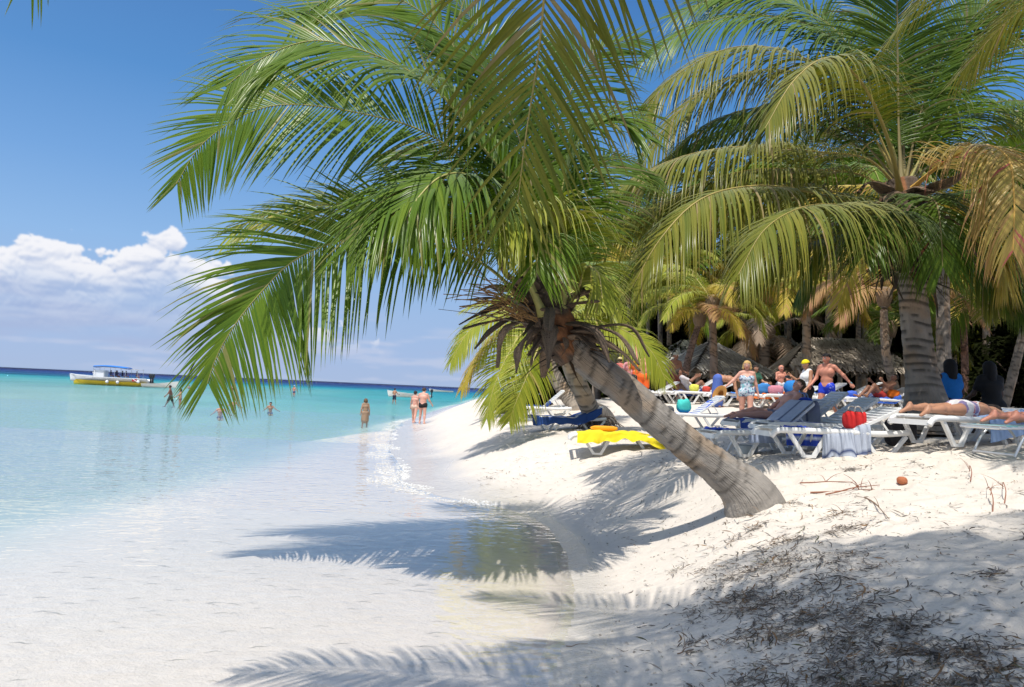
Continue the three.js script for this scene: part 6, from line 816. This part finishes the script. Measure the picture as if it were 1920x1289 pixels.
// ---------------------------------------------------------------- foam along the wash, drift weed, twigs, dry palm litter
{
  const R = rng(606), put = (name, geo, mat, n, label, category, fn) => { const im = new THREE.InstancedMesh(geo, mat, n), m = new THREE.Matrix4(), q = new THREE.Quaternion(), e = new THREE.Euler(), c = new THREE.Color(); im.name = name; im.userData = { kind: 'stuff', label, category }; let k = 0, guard = 0; while (k < n && guard++ < n * 60) { const r = fn(); if (!r) continue; const [x, y, z, rx, ry, rz, sx, sy, sz, col] = r; m.compose(V3(x, y, z), q.setFromEuler(e.set(rx, ry, rz)), V3(sx, sy, sz)); im.setMatrixAt(k, m); c.setRGB(...col); im.setColorAt(k, c); k++; } im.count = k; im.castShadow = im.receiveShadow = true; scene.add(im); return im; };
  // lacy foam where the wash turns
  const shoreAt = (d) => interp(SHORE, d);
  put('sea_foam', new THREE.IcosahedronGeometry(1, 1), std([1, 1, 1], 0.75), 4500, 'thin white foam along the edge of the wash', 'foam', () => {
    const d = 13.5 + 34 * Math.pow(R(), 1.3), s = fbm(d * 0.9, 3, 3), x = shoreAt(d) + lerp(-0.75, 0.12, Math.pow(R(), 0.6)) + 0.5 * (fbm(d * 1.1, 9, 3) - 0.5), f = fbm(x * 3.2, d * 3.2, 3) * 0.6 + s * 0.55; if (f < 0.63 - 0.06 * sstep(14, 17, d) * sstep(30, 22, d)) return null;
    const y = Math.max(0.002, sandY(x, -d) + 0.001), r = 0.005 + 0.013 * R() * R(); return [x, y, -d, 0, R() * 6, 0, r * (1 + R()), r * 0.4, r * (1 + R()), [0.72, 0.72, 0.70]]; });
  // weed: curled ribbons in drift lines up the beach
  const ribbon = (seed) => { const q = rng(seed), pts = [], p = V3(0, 0.006, 0), d = V3(1, 0.1, 0); for (let i = 0; i < 7; i++) { pts.push(p.clone()); d.add(V3((q() - 0.5) * 0.9, (q() - 0.5) * 0.7, (q() - 0.5) * 1.5)).normalize(); p.addScaledVector(d, 0.16); p.y = clamp(p.y, 0.0, 0.12); } const c = curveOf(pts), pos = [], idx = []; for (let i = 0; i <= 9; i++) { const t = i / 9, a = c.getPointAt(t), T = c.getTangentAt(t), s = V3(-T.z, 0.5 * Math.sin(t * 9 + seed), T.x).normalize(), w = 0.035 * (1 - 0.7 * Math.abs(2 * t - 1)); pos.push(a.x + s.x * w, a.y + s.y * w, a.z + s.z * w, a.x - s.x * w, a.y - s.y * w, a.z - s.z * w); if (i < 9) { const k = i * 2; idx.push(k, k + 1, k + 2, k + 1, k + 3, k + 2); } } return geoOf(pos, idx); };
  const M_weed = std([1, 1, 1], 0.85);
  const line = (x, d) => { const s = inland(x, d); const a = Math.exp(-(((s - 2.35 - 0.9 * (fbm(d * 0.25, 4, 2) - 0.5) * 2) / 0.5) ** 2)), near = sstep(9.5, 5.5, d); return { s, den: a * near }; };
  const clumps = []; while (clumps.length < 520) { const d = 2.5 + 9 * R() * R(), x = lerp(0.2, 8, R()), s = inland(x, d), band = Math.exp(-(((x - (1.95 + 0.06 * (d - 4))) / 0.42) ** 2)) * sstep(8.2, 6.4, d), far = sstep(6.2, 8.5, d); if (s < 0.9) continue; const want = 0.12 + 0.65 * band + 0.5 * sstep(0.45, 0.7, fbm(x * 0.9 + 3, d * 0.8, 3)) - 0.25 * far - 0.3 * sstep(2.9, 4.0, x) * (1 - far); if (R() > want) continue; clumps.push([x, d, 0.06 + 0.26 * R() * R() + 0.1 * band, 0.025 + 0.05 * R() + 0.05 * band, (R() - 0.5) * 0.9, 6 + 40 * R() * R() + 22 * band, R()]); }
  const tot = clumps.reduce((q, c) => q + c[5], 0);
  const pickClump = () => { let q = R() * tot; for (const c of clumps) { q -= c[5]; if (q <= 0) return c; } return clumps[0]; }, bell = () => (R() + R() + R() - 1.5) * 0.9;
  for (let v = 0; v < 4; v++) put(numbered('drift_weed'), ribbon(40 + v), M_weed, 5000, ['brown and grey drift weed strewn over the near sand in the shade', 'loose strands of dry weed scattered across the beach', 'drift weed heaped in a dark line up the near beach', 'curled weed fragments on the sand round the leaning palm'][v], 'weed', () => {
    let x, d, ry = R() * 6.28, up = 0, hue = R(); const mode = R();
    if (mode < 0.56) { const c = pickClump(), u = bell() * c[2] * 1.6, w = bell() * c[3] * 1.6, cs = Math.cos(c[4]), sn = Math.sin(c[4]); x = c[0] + u * cs - w * sn; d = c[1] + u * sn + w * cs; if (R() < 0.6) ry = c[4] + (R() - 0.5) * 1.4; up = 0.025 * R() * clamp(c[5] / 50); hue = 0.6 * c[6] + 0.4 * hue; }
    else if (mode < 0.9) { d = 5 + 22 * R(); x = lerp(-1, 11, R()); const s = inland(x, d), cl = fbm(x * 1.1, d * 0.8 + 7, 4), nearTrunk = Math.exp(-(((x - 2.5) ** 2) / 5 + ((d - 9.2) ** 2) / 5)); if (s < 1.1 || cl < 0.58 - 0.26 * nearTrunk) return null; }
    else { d = 2.6 + 14 * R(); x = lerp(-0.5, 9, R()); if (inland(x, d) < 0.5) return null; }
    const k = 0.06 + 0.2 * R() * R(), g = 0.45 + 0.95 * R(), c = hue < 0.45 ? [0.13, 0.10, 0.075] : hue < 0.7 ? [0.24, 0.21, 0.185] : hue < 0.88 ? [0.19, 0.11, 0.05] : [0.09, 0.09, 0.04];
    return [x, sandY(x, -d) + 0.004 + up, -d, (R() - 0.5) * 0.5, ry, (R() - 0.5) * 0.5, k, k * (0.7 + R()), k, c.map((q) => q * g)]; });
  // small shell and coral bits
  put('shell_grit', new THREE.DodecahedronGeometry(1, 0), std([1, 1, 1], 0.8), 2600, 'small shells and coral bits in the sand', 'grit', () => { const d = 2.5 + 14 * R() * R(), x = lerp(-1, 8, R()); if (inland(x, d) < 0.2) return null; const r = 0.004 + 0.008 * R(), g = 0.4 + 0.6 * R(); return [x, sandY(x, -d), -d, R() * 6, R() * 6, R() * 6, r * 1.5, r, r, [0.62 * g, 0.56 * g, 0.48 * g]]; });
  // flecks of weed lying under the shallow water
  put('sunken_weed', ribbon(51), M_weed, 420, 'faint flecks of weed and ripple marks under the clear shallows', 'weed', () => { const d = 4.6 + 12 * R(), x = lerp(-6, 0.6, R()); if (inland(x, d) > -0.4) return null; const k = 0.08 + 0.13 * R(); return [x, sandY(x, -d) + 0.004, -d, 0, R() * 0.8 - 0.4, 0, k * 1.4, k * 0.15, k, [0.40, 0.37, 0.30]]; });
  // twigs and dry stalks that can be told apart
  const M_twig = std([0.20, 0.13, 0.085], 0.95), M_red = std([0.28, 0.12, 0.07], 0.9);
  const twig = (label, a, b, r, bend, mat = M_twig, forks = 2, seed = 1) => { const q = rng(seed), A = V3(onGround(a)), B = V3(onGround(b)), mid = A.clone().lerp(B, 0.5).add(V3(0, bend, 0)), g = thing('dry_twig', label, 'twig', A.toArray(), 0, 'dry twigs on the sand'), f = (p) => p.clone().sub(A).add(V3(0, 0.012, 0)); part('stem', taperTube(curveOf([f(A), f(A.clone().lerp(B, 0.25)).add(V3(0, bend * 0.6, 0.03)), f(mid), f(B)]), 12, 6, (t) => r * (1 - 0.6 * t)), mat, g); for (let i = 0; i < forks; i++) { const s = A.clone().lerp(B, 0.3 + 0.4 * q()).add(V3(0, bend * 0.6 + 0.01, 0)), e = s.clone().add(V3((q() - 0.5) * 0.35, 0.03 + 0.12 * q(), (q() - 0.5) * 0.3)); part('branch', taperTube(curveOf([f(s), f(s.clone().lerp(e, 0.5)).add(V3(0, 0.02, 0)), f(e)]), 6, 5, (t) => r * 0.6 * (1 - 0.7 * t)), mat, g); } };
  twig('long reddish stalk on the sand right of the leaning trunk', [3.447,0.982,-8.9], [4.266,1.112,-8.49], 0.010, 0.01, M_red, 3, 1);
  twig('second reddish stalk crossing the first right of the trunk', [3.524,0.987,-8.67], [4.117,1.102,-8.661], 0.009, 0.02, M_red, 3, 2);
  twig('forked twig slanting on the sand below the red stalks', [3.807,1.033,-8.339], [3.623,0.96,-7.423], 0.008, 0.03, M_twig, 2, 3);
  twig('thin twig lying near the foot of the leaning trunk', [3.258,0.886,-7.914], [3.487,0.943,-7.989], 0.006, 0.01, M_twig, 1, 4);
  twig('bare upright twig at the right edge of the sand', [4.502,1.082,-7.269], [4.874,1.167,-7.977], 0.006, 0.12, M_red, 3, 5);
  twig('bare twig second from the right edge of the sand', [4.749,1.125,-7.489], [5.098,1.202,-8.076], 0.006, 0.13, M_red, 2, 6);
  twig('bent twig on the rise below the right lounger', [5.015,1.219,-8.493], [5.25,1.282,-8.912], 0.006, 0.12, M_red, 2, 7);
  twig('short stick in the shaded sand near the bottom middle', [1.242,0.21,-5.529], [1.36,0.244,-5.596], 0.005, 0.01, M_twig, 2, 8);
  twig('thin dry stalk in the shade at the lower left of the weed', [0.531,0.003,-6.241], [0.695,0.033,-6.22], 0.004, 0.005, M_twig, 0, 9);
  twig('reddish stalk half buried behind the red stalks', [3.442,1.003,-9.21], [3.984,1.111,-9.029], 0.008, 0.01, M_red, 2, 10);
  { const p = onGround([4.403,1.151,-8.742]), m = solo('coconut_husk', blobGeo(0.11, 0.09, 0.1, { seed: 8, fold: 0.12, sq: 0.9, tone: [0.42, 0.14, 0.06] }), M_cloth, 'small reddish brown husk on the sand right of the leaning palm', 'husk'); m.position.set(...p); }
  // fibrous roots and sand litter at the foot of the yellow-green palm
  const rt = []; const b = onGround([2.402,1.12,-20.93]); for (let i = 0; i < 60; i++) { const a = R() * 6.28, l = 0.2 + 0.5 * R(), o = V3((R() - 0.5) * 0.5, 0.25 * R(), (R() - 0.5) * 0.4 + 0.2); rt.push(tube([o, o.clone().add(V3(Math.cos(a) * l * 0.5, 0.02, Math.sin(a) * l * 0.5 + 0.1)), o.clone().add(V3(Math.cos(a) * l, -0.28, Math.sin(a) * l + 0.15))], 0.012, 5, 4)); }
  const rm = solo('exposed_roots', mergeGeometries(rt), std([0.20, 0.16, 0.13], 0.95), 'tangled fibrous roots at the foot of the curved grey trunk', 'roots'); rm.position.set(...b); rm.userData.kind = 'stuff';
}
renderer.render(scene, camera);
